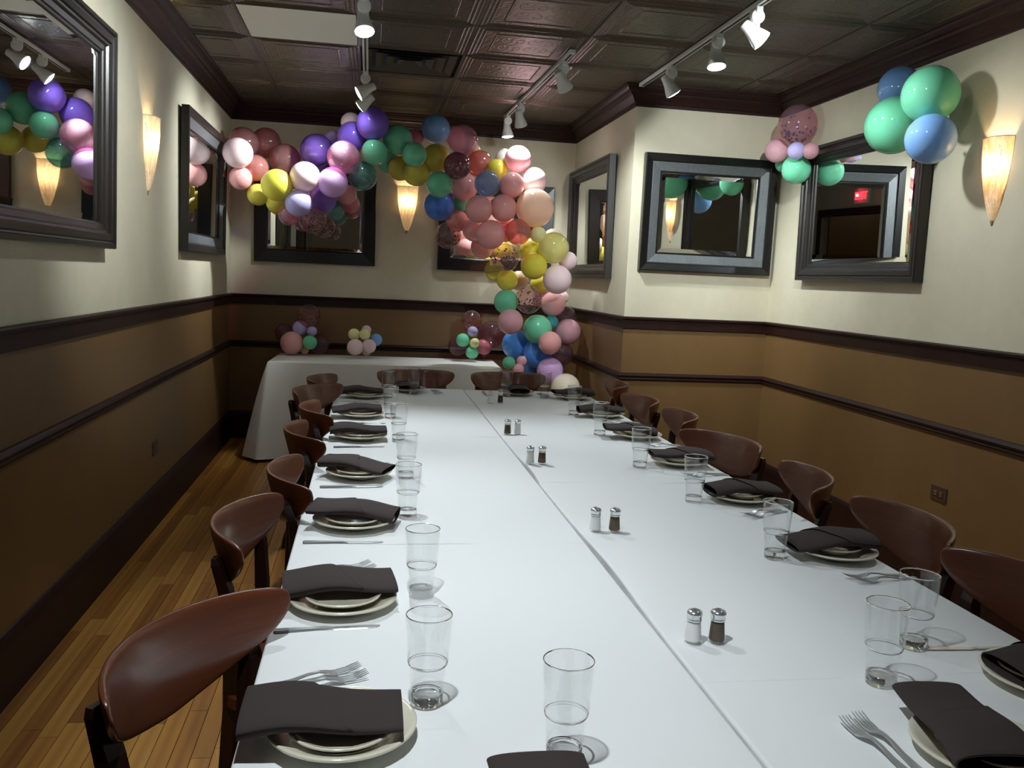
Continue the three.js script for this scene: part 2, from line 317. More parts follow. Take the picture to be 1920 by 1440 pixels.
function wallMirror(label, w, h, pos, turn, tilt, prof, mat, liner) {
  const g = thing('wall_mirror', label, 'mirror', pos, 0, 'framed wall mirrors');
  g.rotation.order = 'YXZ'; g.rotation.set(tilt * D2R, turn, 0);
  const up = (q) => q.translate(0, h / 2, 0);
  rails(w, h, prof).forEach((q) => mesh('frame_rail', up(q), mat, g));
  if (liner) { rails(w, h, LINER).forEach((q) => mesh('liner_rail', up(q), M.silver, g)); rails(w, h, [[0.122, 0.014], [0.124, 0.02], [0.132, 0.02], [0.134, 0.006]]).forEach((q) => mesh('inner_lip', up(q), M.frameBlack, g)); }
  const d = liner ? 0.132 : prof[prof.length - 1][0] - 0.004, b = d + 0.03, t = [];
  const cs = (k) => [[-w / 2 + k, -h / 2 + k], [w / 2 - k, -h / 2 + k], [w / 2 - k, h / 2 - k], [-w / 2 + k, h / 2 - k]], o = cs(d), n = cs(b);
  for (let s = 0; s < 4; s++) { const e = (s + 1) % 4; t.push(...quad([...o[s], 0.0085], [...o[e], 0.0085], [...n[e], 0.011], [...n[s], 0.011])); }
  t.push(...quad([...n[0], 0.011], [...n[1], 0.011], [...n[2], 0.011], [...n[3], 0.011]));
  mesh('mirror_glass', up(soup(t)), M.mirror, g);
  mesh('backing_board', bx(-w / 2 + 0.01, w / 2 - 0.01, 0.01, h - 0.01, 0.0, 0.005), M.black, g);
  return g;
}
const QP = Math.PI / 2;
wallMirror('large dark framed mirror at the left edge, reflecting balloons and lamps', 1.5, 0.94, [XL + 0.004, 1.56, -3.49], QP, 0.8, STEPPED, M.frameBrown);
wallMirror('dark framed mirror with grey liner on the left wall by the corner', 1.48, 0.9, [XL + 0.004, 1.588, -6.59], QP, 0.8, THIN, M.frameBrown, true);
wallMirror('black framed mirror on the back wall left of the sconce', 1.035, 0.785, [-0.472, 1.563, ZB + 0.004], 0, 0.8, FLAT, M.frameBlack);
wallMirror('black framed mirror on the back wall half hidden by pink balloons', 1.033, 0.78, [1.116, 1.561, ZB + 0.004], 0, 0.8, FLAT, M.frameBlack);
wallMirror('narrow looking dark framed mirror on the side wall beside the balloon column', 1.34, 0.93, [XP - 0.004, 1.543, -7.19], -QP, 0.8, STEPPED, M.frameBrown);
wallMirror('black framed mirror with wide silver liner on the corner wall', 0.99, 0.82, [2.39, 1.612, ZP + 0.004], 0, 0.8, THIN, M.frameBlack, true);
wallMirror('dark stepped frame mirror on the right wall with balloons on top', 1.33, 0.87, [XR - 0.004, 1.585, -4.97], -QP, 0.8, STEPPED, M.frameBrown);

// ---------------------------------------------------------------- sconces
const scProf = [[0.004, 0.0], [0.02, 0.022], [0.036, 0.06], [0.052, 0.11], [0.067, 0.17], [0.08, 0.24], [0.088, 0.31], [0.092, 0.395]];
const gShade = new THREE.LatheGeometry(scProf.map((p) => new THREE.Vector2(...p)), 28, -Math.PI / 2, Math.PI).scale(1, 1, 0.72);
const gRim = new THREE.TubeGeometry(new THREE.CatmullRomCurve3([...Array(13)].map((_, i) => { const a = Math.PI * i / 12; return new THREE.Vector3(-0.092 * Math.cos(a), 0.395, 0.092 * Math.sin(a) * 0.72); })), 24, 0.0025, 6);
function sconce(label, pos, turn) {
  const g = thing('wall_sconce', label, 'wall lamp', pos, turn, 'alabaster wall sconces');
  mesh('shade', gShade, M.alabaster, g); mesh('rim', gRim, M.alabaster, g);
  mesh('wall_plate', bx(-0.05, 0.05, 0.12, 0.34, 0.0, 0.01), M.sconceTip, g);
  mesh('finial', lathe([[0, -0.016], [0.006, -0.01], [0.009, 0.0], [0.013, 0.014], [0.0, 0.016]], 14).scale(1, 1, 0.8), M.sconceTip, g);
  mesh('bulb', new THREE.SphereGeometry(0.022, 16, 12).translate(0, 0.27, 0.035), M.bulb, g);
  const p = new THREE.PointLight(WARM, SCONCE, 0, 2); p.position.set(0, 0.27, 0.035); p.castShadow = true; g.add(p);
}
sconce('pointed alabaster sconce glowing on the left wall between the mirrors', [XL, 1.878, -5.06], QP);
sconce('pointed alabaster sconce glowing warm on the back wall', [0.318, 1.876, ZB], 0);
sconce('mottled alabaster sconce at the right edge of the picture', [XR, 1.872, -3.82], -QP);

// ---------------------------------------------------------------- outlets and sprinkler
function outlet(label, pos, turn) {
  const g = thing('wall_outlet', label, 'outlet', pos, turn);
  mesh('cover_plate', rbox(0.125, 0.078, 0.006, 0.002, 0, 0, 0.003), M.brownPlastic, g);
  for (const s of [-1, 1]) { const r = mesh('socket', rbox(0.036, 0.03, 0.004, 0.0018, s * 0.021, 0, 0.007), M.brownPlastic, g); mesh('slots', mg([bx(s * 0.021 - 0.008, s * 0.021 + 0.008, 0.005, 0.0085, 0.0088, 0.0096), bx(s * 0.021 - 0.008, s * 0.021 + 0.008, -0.0085, -0.005, 0.0088, 0.0096)]), M.ivory, r); }
}
outlet('brown outlet with two sockets low on the right wall', [XR, 0.51, -3.995], -QP);
outlet('dark brown outlet low on the left wall', [XL, 0.458, -5.2], QP);
{
  const g = thing('fire_sprinkler', 'small brass fire sprinkler on the tin ceiling above the balloons', 'sprinkler', [0.707, HC - 0.05, -7.232]);
  mesh('flange', lathe([[0, 0.05], [0.035, 0.05], [0.03, 0.044], [0, 0.042]], 18), M.brass, g);
  mesh('stem', lathe([[0.009, 0.044], [0.009, 0.02], [0.005, 0.018], [0.005, 0.004], [0, 0.004]], 12), M.brass, g);
  mesh('deflector', lathe([[0, 0.004], [0.018, 0.003], [0.02, 0.0], [0, 0.0]], 14), M.brass, g);
}

// ---------------------------------------------------------------- things behind the viewer (mirrored only)
const font = await new FontLoader().loadAsync('fonts/droid/droid_sans_bold.typeface.json');
{
  const g = thing('exit_sign', 'white exit sign with red lit letters seen in the right mirror', 'sign', [XL + 0.005, 2.53, -0.36], QP);
  mesh('sign_box', rbox(0.36, 0.22, 0.04, 0.006, 0, 0.11, 0.02), M.whiteMetal, g);
  const t = new TextGeometry('EXIT', { font, size: 0.11, depth: 0.004, curveSegments: 4 }); t.computeBoundingBox(); const c = t.boundingBox.getCenter(new THREE.Vector3());
  const red = new THREE.Color().setRGB(1, 0.04, 0.06);
  mesh('sign_letters', t.translate(-c.x, 0.11 - c.y, 0.04), std({ color: 0x500000, emissive: red, emissiveIntensity: 2 }), g);
  const l = new THREE.PointLight(red, 0.03); l.position.set(0, 0.11, 0.1); l.castShadow = true; g.add(l);
  const day = new THREE.Color().setRGB(0.82, 0.9, 1), violet = new THREE.Color().setRGB(0.35, 0.3, 1);
  for (const [k, x] of [[0, 1.78], [1, 2.12]]) {
    const w = thing('lit_window', k ? 'right small lit window behind the viewer, seen in the back mirror' : 'left small lit window behind the viewer, seen in the back mirror', 'window', [x, 1.86, ZR], Math.PI);
    rails(0.2, 0.24, [[0, 0], [0, 0.03], [0.025, 0.03], [0.025, 0]]).forEach((q) => mesh('window_frame', q.translate(0, 0.12, 0), M.trim, w));
    mesh('window_pane', bx(-0.08, 0.08, 0.02, 0.22, 0.006, 0.012), std({ color: 0xffffff, emissive: day, emissiveIntensity: 0.9 }), w);
    const p = new THREE.PointLight(day, 0.04); p.position.set(0, 0.12, 0.08); p.castShadow = true; w.add(p);
  }
  const n = thing('neon_sign', 'violet neon squiggle behind the viewer, glimpsed in the back mirror', 'sign', [1.78, 2.14, ZR], Math.PI);
  mesh('neon_tube', tube([[0.07, 0, 0.03], [-0.05, 0.04, 0.03], [0.06, 0.09, 0.03], [-0.06, 0.14, 0.03], [0.05, 0.2, 0.03], [-0.04, 0.25, 0.03]], 0.012, 40, 8), std({ color: 0x222244, emissive: violet, emissiveIntensity: 1.6 }), n);
  mesh('backboard', rbox(0.24, 0.32, 0.012, 0.003, 0, 0.125, 0.006), M.black, n);
  const p = new THREE.PointLight(violet, 0.02); p.position.set(0, 0.12, 0.08); p.castShadow = true; n.add(p);
  // the dim hall beyond the doorway keeps one small lamp
  const h = thing('hall_lamp', 'small frosted lamp in the dim hall beyond the doorway', 'lamp', [-3.2, HC - 0.12, -0.4]);
  mesh('lamp_globe', new THREE.SphereGeometry(0.07, 18, 12).translate(0, 0.03, 0), M.bulb, h); mesh('lamp_cap', lathe([[0, 0.12], [0.05, 0.12], [0.05, 0.1], [0, 0.095]], 16), M.brass, h);
  const hl = new THREE.PointLight(WARM, 0.25); hl.position.set(0, 0.03, 0); hl.castShadow = true; h.add(hl);
}

// ---------------------------------------------------------------- tables and cloths
const TH = 0.76, TL = -0.188, TS = 0.64, TR = 1.454;
function clothGeo(w, d, drop, amp, seedN, gape) {      // centred on x, z; top at y = 0, edges rounded over and hanging
  const rx = 0.007, rz = 0.0015, nx = 44, nz = Math.round(44 * d / w), g = new THREE.BufferGeometry(), pos = [], uv = [], idx = [];
  const edge = (s, L, r) => { const a = Math.abs(s), e = L / 2 - r; if (a <= e) return [s, 0]; const q = a - e, arc = r * Math.PI / 2; if (q < arc) { const t = q / r; return [Math.sign(s) * (e + r * Math.sin(t)), r * (1 - Math.cos(t))]; } return [Math.sign(s) * (e + r), r + q - arc]; };
  const params = (L, n, r) => { const o = [], e = L / 2 - r, arc = r * Math.PI / 2; for (let i = 0; i <= 5; i++) o.push(-e - arc - drop + drop * i / 5); for (const q of [0.75, 0.5, 0.25]) o.push(-e - arc * q); for (let i = 0; i <= n; i++) o.push(-e + 2 * e * i / n); for (const q of [0.25, 0.5, 0.75]) o.push(e + arc * q); for (let i = 0; i <= 5; i++) o.push(e + arc + drop * i / 5); return o; };
  const px = params(w, nx, rx), pz = params(d, nz, rz);
  for (const t of pz) for (const s of px) {
    const [x, dx] = edge(s, w, rx), [z, dz] = edge(t, d, rz), dn = Math.max(dx, dz);
    let y = -dn; if (dn === 0) y += amp * (Math.sin(s * 5.1 + seedN) * Math.sin(t * 4.3 + seedN * 2) + 0.5 * Math.sin(s * 13 + t * 9 + seedN * 3)) * Math.min(1, (w / 2 - Math.abs(s)) * 20) - (Math.abs(t - d * 0.17) < 0.012 || Math.abs(s - w * 0.02) < 0.012 ? -0.0012 : 0);
    const pull = gape ? 0.011 * Math.exp(-Math.pow((t + gape[0]) / gape[1], 2)) * Math.max(0, 1 - (s + w / 2) / 0.12) : 0;
    const fold = dn > 0.02 ? 0.006 * Math.sin((dx > dz ? t : s) * 40 + seedN) * dn / drop : 0;
    pos.push(x + pull + (dx > dz ? fold : 0), y, z + (dz >= dx && dz > 0 ? fold : 0)); uv.push(s, t);
  }
  const C = px.length; for (let j = 0; j + 1 < pz.length; j++) for (let i = 0; i + 1 < C; i++) { const a = j * C + i; idx.push(a, a + C, a + 1, a + 1, a + C, a + C + 1); }
  g.setAttribute('position', new THREE.Float32BufferAttribute(pos, 3)); g.setAttribute('uv', new THREE.Float32BufferAttribute(uv, 2)); g.setIndex(idx); g.computeVertexNormals(); return g;
}
const COLS = [
  { x0: TL, x1: TS - 0.003, z: [-0.86, -2.385, -4.05, -5.78], side: 'left' },
  { x0: TS + 0.003, x1: TR, z: [-0.86, -1.51, -3.14, -4.78, -5.76], side: 'right' },
];
const WHICH = ['nearest the viewer', 'second from the viewer', 'third from the viewer', 'fourth from the viewer'];
COLS.forEach((c, ci) => {
  for (let k = 0; k + 1 < c.z.length; k++) {
    const z0 = c.z[k], z1 = c.z[k + 1], d = z0 - z1 - 0.0004, w = c.x1 - c.x0, cx = (c.x0 + c.x1) / 2, cz = (z0 + z1) / 2, far = k === c.z.length - 2 ? ', at the far end' : '';
    const t = thing('dining_table', `wooden table under the white cloth, ${c.side} row, ${WHICH[k]}`, 'table', [cx, 0, cz], 0, 'tables pushed together');
    mesh('tabletop', rbox(w - 0.03, 0.03, d - 0.03, 0.004, 0, TH - 0.022, 0), M.chairDark, t);
    for (const pz of d > 1.2 ? [-d / 4, d / 4] : [0]) {
      mesh('pedestal', lathe([[0, 0.014], [0.09, 0.014], [0.06, 0.03], [0.038, 0.07], [0.038, TH - 0.06], [0.07, TH - 0.04], [0, TH - 0.04]], 18).translate(0, 0, pz), M.chairDark, t);
      mesh('pedestal_base', rbox(0.3, 0.014, 0.3, 0.004, 0, 0.007, pz), M.chairDark, t);
    }
    one('tablecloth', `white tablecloth on the ${c.side} table row, ${WHICH[k]}${far}`, 'tablecloth', clothGeo(w, d, 0.2, 0.0016, k * 2.3 + ci * 1.1, ci && k === 1 ? [cz + 2.2, 0.3] : ci && k === 2 ? [cz + 3.35, 0.2] : null), M.cloth, [cx, TH, cz], 0, 'white tablecloths');
  }
});
// the banquet table against the back wall, its cloth hanging to the floor
{
  const g = thing('banquet_table', 'long folding table under a white cloth by the back wall', 'table', [0.17, 0, -7.43], -0.03);
  mesh('tabletop', rbox(1.82, 0.03, 0.72, 0.006, 0, 0.748, 0), M.chairDark, g);
  for (const sx of [-1, 1]) for (const sz of [-1, 1]) mesh('leg', lathe([[0, 0], [0.016, 0], [0.016, 0.733], [0, 0.733]], 12).translate(sx * 0.8, 0, sz * 0.28), M.steel, g);
  const w = 1.86, d = 0.76, H = 0.773, per = [], N = 260;
  for (let i = 0; i < N; i++) { let s = i / N * 2 * (w + d); let p, n; if (s < w) { p = [-w / 2 + s, d / 2]; n = [0, 1]; } else if ((s -= w) < d) { p = [w / 2, d / 2 - s]; n = [1, 0]; } else if ((s -= d) < w) { p = [w / 2 - s, -d / 2]; n = [0, -1]; } else { s -= w; p = [-w / 2, -d / 2 + s]; n = [-1, 0]; }
    const cd = Math.min(Math.hypot(Math.abs(p[0]) - w / 2, Math.abs(p[1]) - d / 2), 0.3), corner = Math.exp(-Math.pow(cd / 0.16, 2)); per.push([p, n, corner, i / N * 2 * (w + d)]); }
  const pos = [], uv = [], idx = [], rows = 16;
  for (let j = 0; j <= rows; j++) for (const [p, n, corner, s] of per) {
    const t = j / rows, y = H - 0.006 * Math.min(1, j) - t * (H - 0.035), back = n[1] < 0 ? 0 : 1;
    const wave = (0.016 * Math.sin(s * 21) + 0.01 * Math.sin(s * 47 + 1) + 0.008 * Math.sin(s * 9)) * t * back, flare = (0.03 + 0.15 * corner) * Math.pow(t, 0.8) * back;
    const nx = n[0] + Math.sign(p[0]) * corner * 0.6, nz = n[1] + Math.sign(p[1]) * corner * 0.6 * back, l = Math.hypot(nx, nz);
    pos.push(p[0] + nx / l * (flare + wave), y, p[1] + nz / l * (flare + wave)); uv.push(s, y);
  }
  for (let j = 0; j < rows; j++) for (let i = 0; i < N; i++) { const a = j * N + i, b = j * N + (i + 1) % N; idx.push(a, b, a + N, b, b + N, a + N); }
  const sk = new THREE.BufferGeometry(); sk.setAttribute('position', new THREE.Float32BufferAttribute(pos, 3)); sk.setAttribute('uv', new THREE.Float32BufferAttribute(uv, 2)); sk.setIndex(idx); sk.computeVertexNormals();
  const c = thing('tablecloth', 'floor length white cloth over the table at the back wall', 'tablecloth', [0.17, 0, -7.43], -0.03);
  mesh('cloth_top', rbox(w, 0.006, d, 0.003, 0, H - 0.002, 0), M.skirt, c); mesh('cloth_skirt', sk, M.skirt, c);
  mesh('hem', tube(per.filter((_, i) => i < 91).map((_, i) => { const o = (rows * N + i) * 3; return [pos[o], pos[o + 1], pos[o + 2]]; }), 0.003, 180, 5), M.skirt, c);
}

// ---------------------------------------------------------------- chairs
function loftBox(st) {                            // st: [x, y, z, half x, half z] sections up a post
  const t = [], ring = (s) => [[s[0] - s[3], s[1], s[2] - s[4]], [s[0] + s[3], s[1], s[2] - s[4]], [s[0] + s[3], s[1], s[2] + s[4]], [s[0] - s[3], s[1], s[2] + s[4]]];
  for (let k = 0; k + 1 < st.length; k++) { const a = ring(st[k]), b = ring(st[k + 1]); for (let i = 0; i < 4; i++) { const j = (i + 1) % 4; t.push(...quad(a[i], b[i], b[j], a[j])); } }
  const a = ring(st[0]), b = ring(st[st.length - 1]); t.push(...quad(a[0], a[1], a[2], a[3]), ...quad(b[3], b[2], b[1], b[0])); return soup(t);
}
const CH = { R: 0.341, half: 49.3 * D2R, apex: -0.25, mid: 0.844, lean: 0.26 };
function backPanel() {                            // bent plywood: straight top edge, bowed lower edge
  const nT = 48, nV = 24, pos = [], uv = [], idx = [];
  for (let i = 0; i <= nT; i++) {
    const s = Math.sin((-1 + 2 * i / nT) * Math.PI / 2), th = s * CH.half, up = 0.03 * Math.pow(Math.max(0, 1 - Math.pow(Math.abs(s), 7.4)), 0.25), dn = 0.135 * Math.pow(Math.max(0, 1 - Math.pow(Math.abs(s), 1.64)), 0.626), tk = 0.008 * Math.pow(Math.max(0, 1 - Math.pow(Math.abs(s), 20)), 0.5);
    for (let j = 0; j < nV; j++) {
      const a = j / nV * 2 * Math.PI, c = Math.cos(a), q = Math.sin(a), v = Math.sign(c) * Math.pow(Math.abs(c), 0.42), u = Math.sign(q) * Math.pow(Math.abs(q), 0.55);
      const y = CH.mid + (up - dn) / 2 + (up + dn) / 2 * v, rad = CH.R + tk * u, lean = -(y - CH.mid) * CH.lean;
      pos.push(CH.apex + CH.R - rad * Math.cos(th) + lean, y, rad * Math.sin(th)); uv.push(th * CH.R, y);
    }
  }
  for (let i = 0; i < nT; i++) for (let j = 0; j < nV; j++) { const k = (j + 1) % nV, a = i * nV + j, b = i * nV + k; idx.push(a, b, a + nV, b, b + nV, a + nV); }
  const g = new THREE.BufferGeometry(); g.setAttribute('position', new THREE.Float32BufferAttribute(pos, 3)); g.setAttribute('uv', new THREE.Float32BufferAttribute(uv, 2)); g.setIndex(idx); g.computeVertexNormals(); return g;
}
function makeChair(label) {
  const g = thing('dining_chair', label, 'chair', [0, 0, 0], 0, 'bentwood chairs around the long table');
  mesh('backrest', backPanel(), M.chair, g);
  const sh = new THREE.Shape(); sh.moveTo(-0.19, -0.15); sh.quadraticCurveTo(-0.21, 0, -0.19, 0.15); sh.quadraticCurveTo(-0.18, 0.19, -0.13, 0.195); sh.lineTo(0.12, 0.215); sh.quadraticCurveTo(0.2, 0.215, 0.205, 0.14); sh.quadraticCurveTo(0.225, 0, 0.205, -0.14); sh.quadraticCurveTo(0.2, -0.215, 0.12, -0.215); sh.lineTo(-0.13, -0.195); sh.quadraticCurveTo(-0.18, -0.19, -0.19, -0.15);
  mesh('seat', metreUV(new THREE.ExtrudeGeometry(sh, { depth: 0.022, bevelEnabled: true, bevelSize: 0.006, bevelThickness: 0.005, bevelSegments: 2 }).rotateX(-Math.PI / 2).translate(0, 0.438, 0)), M.chair, g);
  mesh('seat_frame', rbox(0.34, 0.05, 0.33, 0.008, 0, 0.405, 0), M.chairDark, g);
  const th = 33 * D2R, ro = CH.R + 0.02, px = CH.apex + CH.R - ro * Math.cos(th), pz = ro * Math.sin(th);
  for (const s of [-1, 1]) {
    mesh('back_leg', loftBox([[px - 0.05, 0, s * (pz - 0.045), 0.013, 0.015], [px + 0.02, 0.25, s * (pz - 0.045), 0.016, 0.017], [px + 0.034, 0.43, s * (pz - 0.045), 0.019, 0.019], [px + 0.038, 0.62, s * (pz - 0.02), 0.017, 0.019], [px + 0.028, 0.74, s * pz, 0.014, 0.02], [px + 0.008, 0.805, s * pz, 0.011, 0.019], [px + 0.002, 0.82, s * pz, 0.006, 0.014]]), M.chairDark, g);
    mesh('front_leg', loftBox([[0.175, 0, s * 0.175, 0.013, 0.013], [0.165, 0.3, s * 0.168, 0.018, 0.018], [0.16, 0.438, s * 0.165, 0.02, 0.02]]), M.chairDark, g);
    mesh('side_stretcher', bx(-0.16, 0.15, 0.2, 0.222, s * 0.165 - 0.008, s * 0.165 + 0.008), M.chairDark, g);
  }
  mesh('cross_stretcher', bx(-0.01, 0.01, 0.202, 0.22, -0.158, 0.158), M.chairDark, g);
  return g;
}
const CHAIRS = [                                  // apex of the backrest x, z, facing angle in degrees
  [-0.358, -1.576, -25, 'brown bentwood chair nearest the viewer on the left, turned outward'],
  [-0.367, -2.299, -5, 'brown bentwood chair, second on the left side of the table'],
  [-0.297, -2.833, 7, 'brown bentwood chair, third on the left side of the table'],
  [-0.31, -3.559, 11, 'brown bentwood chair, fourth on the left side of the table'],
  [-0.297, -4.154, 9, 'brown bentwood chair, fifth on the left side of the table'],
  [-0.345, -4.9, -25, 'brown bentwood chair, sixth on the left side, turned to the viewer'],
  [-0.336, -5.343, -9, 'brown bentwood chair, last on the left side of the table'],
  [1.625, -1.76, -176, 'dark bentwood chair nearest the viewer on the right'],
  [1.649, -2.281, 177, 'dark bentwood chair, second on the right, below the outlet'],
  [1.615, -2.814, 165, 'dark bentwood chair, third on the right side of the table'],
  [1.596, -3.542, -162, 'dark bentwood chair, fourth on the right, turned to the viewer'],
  [1.629, -4.146, 171, 'dark bentwood chair, fifth on the right side of the table'],
  [1.611, -4.731, -179, 'dark bentwood chair, sixth on the right side of the table'],
  [1.65, -5.392, 170, 'dark bentwood chair, last on the right side of the table'],
  [0.307, -5.9, -82, 'dark bentwood chair at the far table end, left one'],
  [0.935, -5.9, -86, 'dark bentwood chair at the far table end, right one'],
];
{
  let first = null;
  for (const [x, z, deg, label] of CHAIRS) {
    const a = deg * D2R, pos = [x + 0.25 * Math.cos(a), 0, z - 0.25 * Math.sin(a)];
    if (!first) { first = makeChair(label); first.position.set(...pos); first.rotation.y = a; } else copyOf(first, pos, a, label);
  }
}

// ---------------------------------------------------------------- tableware
const gPlate = lathe([[0, 0.004], [0.055, 0.004], [0.062, 0.0], [0.07, 0.0], [0.078, 0.006], [0.1, 0.012], [0.125, 0.02], [0.1335, 0.0225], [0.134, 0.0255], [0.131, 0.0275], [0.122, 0.0255], [0.1, 0.0185], [0.086, 0.011], [0.078, 0.0085], [0, 0.0085]], 48).scale(0.9, 1, 0.9);
const gSmall = lathe([[0, 0.0035], [0.04, 0.0035], [0.046, 0], [0.052, 0], [0.058, 0.005], [0.076, 0.013], [0.0845, 0.0175], [0.085, 0.02], [0.0825, 0.0215], [0.074, 0.0175], [0.058, 0.0095], [0, 0.0075]], 40);
function napkinGeo(v) {
  const nz = 18, na = 28, W = 0.07, Hh = 0.0145, L = 0.125, pos = [], idx = [], rows = [];
  const sec = (z, a, ins) => { const t = z / L, c = Math.cos(a), s = Math.sin(a), w = W * (1 - 0.06 * t * (v === 1 ? 1 : -1)) - ins, h = Hh * (1 + 0.25 * t * (v === 2 ? -1 : 1)) - ins; return [w * Math.sign(c) * Math.pow(Math.abs(c), 0.75) + 0.008 * t * (v - 1), Hh + h * Math.sign(s) * Math.pow(Math.abs(s), 0.8) - 0.006 * t * t + 0.004 * Math.sin(z * 30 + v), z]; };
  for (let k = 0; k <= nz; k++) { const z = -L + 2 * L * k / nz, r = []; for (let j = 0; j < na; j++) { r.push(pos.length / 3); pos.push(...sec(z, j / na * 2 * Math.PI, 0)); } rows.push(r); }
  for (let k = nz; k >= 0; k--) { const z = -L + 2 * L * k / nz, r = []; for (let j = 0; j < na; j++) { r.push(pos.length / 3); pos.push(...sec(z, j / na * 2 * Math.PI, 0.0035)); } rows.push(r); }
  rows.push(rows[0]);
  for (let k = 0; k + 1 < rows.length; k++) for (let j = 0; j < na; j++) { const q = (j + 1) % na; idx.push(rows[k][j], rows[k + 1][j], rows[k][q], rows[k][q], rows[k + 1][j], rows[k + 1][q]); }
  const body = new THREE.BufferGeometry(); body.setAttribute('position', new THREE.Float32BufferAttribute(pos, 3)); body.setIndex(idx); body.computeVertexNormals();
  const fp = [], fi = [], nu = 20, nt = 14;       // the folded flap with its slanting edge
  for (const lift of [0.0035, 0.0005]) for (let i = 0; i <= nu; i++) for (let j = 0; j <= nt; j++) {
    const a = 0.12 + (Math.PI - 0.24) * i / nu, zd = -0.05 + 0.085 * i / nu, z = zd + (L + 0.001 - zd) * j / nt, p = sec(z, a, -lift); fp.push(...p);
  }
  const st = (nu + 1) * (nt + 1), at = (l, i, j) => l * st + i * (nt + 1) + j;
  for (let l = 0; l < 2; l++) for (let i = 0; i < nu; i++) for (let j = 0; j < nt; j++) fi.push(at(l, i, j), at(l, i, j + 1), at(l, i + 1, j), at(l, i + 1, j), at(l, i, j + 1), at(l, i + 1, j + 1));
  for (let i = 0; i < nu; i++) for (const j of [0, nt]) fi.push(at(0, i, j), at(1, i, j), at(0, i + 1, j), at(0, i + 1, j), at(1, i, j), at(1, i + 1, j));
  for (let j = 0; j < nt; j++) for (const i of [0, nu]) fi.push(at(0, i, j), at(1, i, j), at(0, i, j + 1), at(0, i, j + 1), at(1, i, j), at(1, i, j + 1));
  const flap = new THREE.BufferGeometry(); flap.setAttribute('position', new THREE.Float32BufferAttribute(fp, 3)); flap.setIndex(fi); flap.computeVertexNormals();
  return [metreUV(body.toNonIndexed()), metreUV(flap.toNonIndexed())];
}
const NAPKINS = [0, 1, 2].map(napkinGeo);
function strip(sm) {                              // flat bar along z: [z, y, x, half width, thickness]
  const t = [], ring = (s) => [[s[2] - s[3], s[1], s[0]], [s[2] + s[3], s[1], s[0]], [s[2] + s[3] * 0.8, s[1] + s[4], s[0]], [s[2] - s[3] * 0.8, s[1] + s[4], s[0]]];
  for (let k = 0; k + 1 < sm.length; k++) { const a = ring(sm[k]), b = ring(sm[k + 1]); for (let i = 0; i < 4; i++) { const j = (i + 1) % 4; t.push(...quad(a[i], a[j], b[j], b[i])); } }
  const a = ring(sm[0]), b = ring(sm[sm.length - 1]); t.push(...quad(a[0], a[1], a[2], a[3]), ...quad(b[3], b[2], b[1], b[0])); return soup(t);
}
const gForkHandle = toCreasedNormals(strip([[0.1, 0.001, 0, 0.005, 0.0016], [0.097, 0.001, 0, 0.0095, 0.002], [0.07, 0.0015, 0, 0.0088, 0.0022], [0.03, 0.004, 0, 0.0055, 0.0026], [0, 0.0095, 0, 0.0038, 0.0028], [-0.02, 0.011, 0, 0.004, 0.0026], [-0.032, 0.0085, 0, 0.0085, 0.002], [-0.044, 0.005, 0, 0.0122, 0.0018], [-0.055, 0.0038, 0, 0.0125, 0.0016]]), 0.7);
const gTine = [-1.5, -0.5, 0.5, 1.5].map((k) => strip([[-0.054, 0.0038, k * 0.0068, 0.0022, 0.0016], [-0.075, 0.0055, k * 0.0068, 0.002, 0.0015], [-0.095, 0.011, k * 0.0066, 0.0015, 0.0012], [-0.1, 0.013, k * 0.0066, 0.0007, 0.0008]]));
const gKnifeHandle = toCreasedNormals(strip([[0.112, 0.001, 0, 0.005, 0.003], [0.108, 0.001, 0, 0.0092, 0.004], [0.06, 0.001, 0, 0.008, 0.0042], [0.02, 0.001, 0, 0.0062, 0.0042], [0.008, 0.001, 0, 0.0075, 0.0044], [0, 0.001, 0, 0.0055, 0.004]]), 0.7);
const gBlade = strip([[0, 0.002, 0, 0.0055, 0.0022], [-0.01, 0.001, 0.001, 0.0085, 0.0018], [-0.08, 0.001, 0.001, 0.009, 0.0015], [-0.098, 0.001, 0.0, 0.0075, 0.0012], [-0.107, 0.001, -0.003, 0.0035, 0.0008]]);

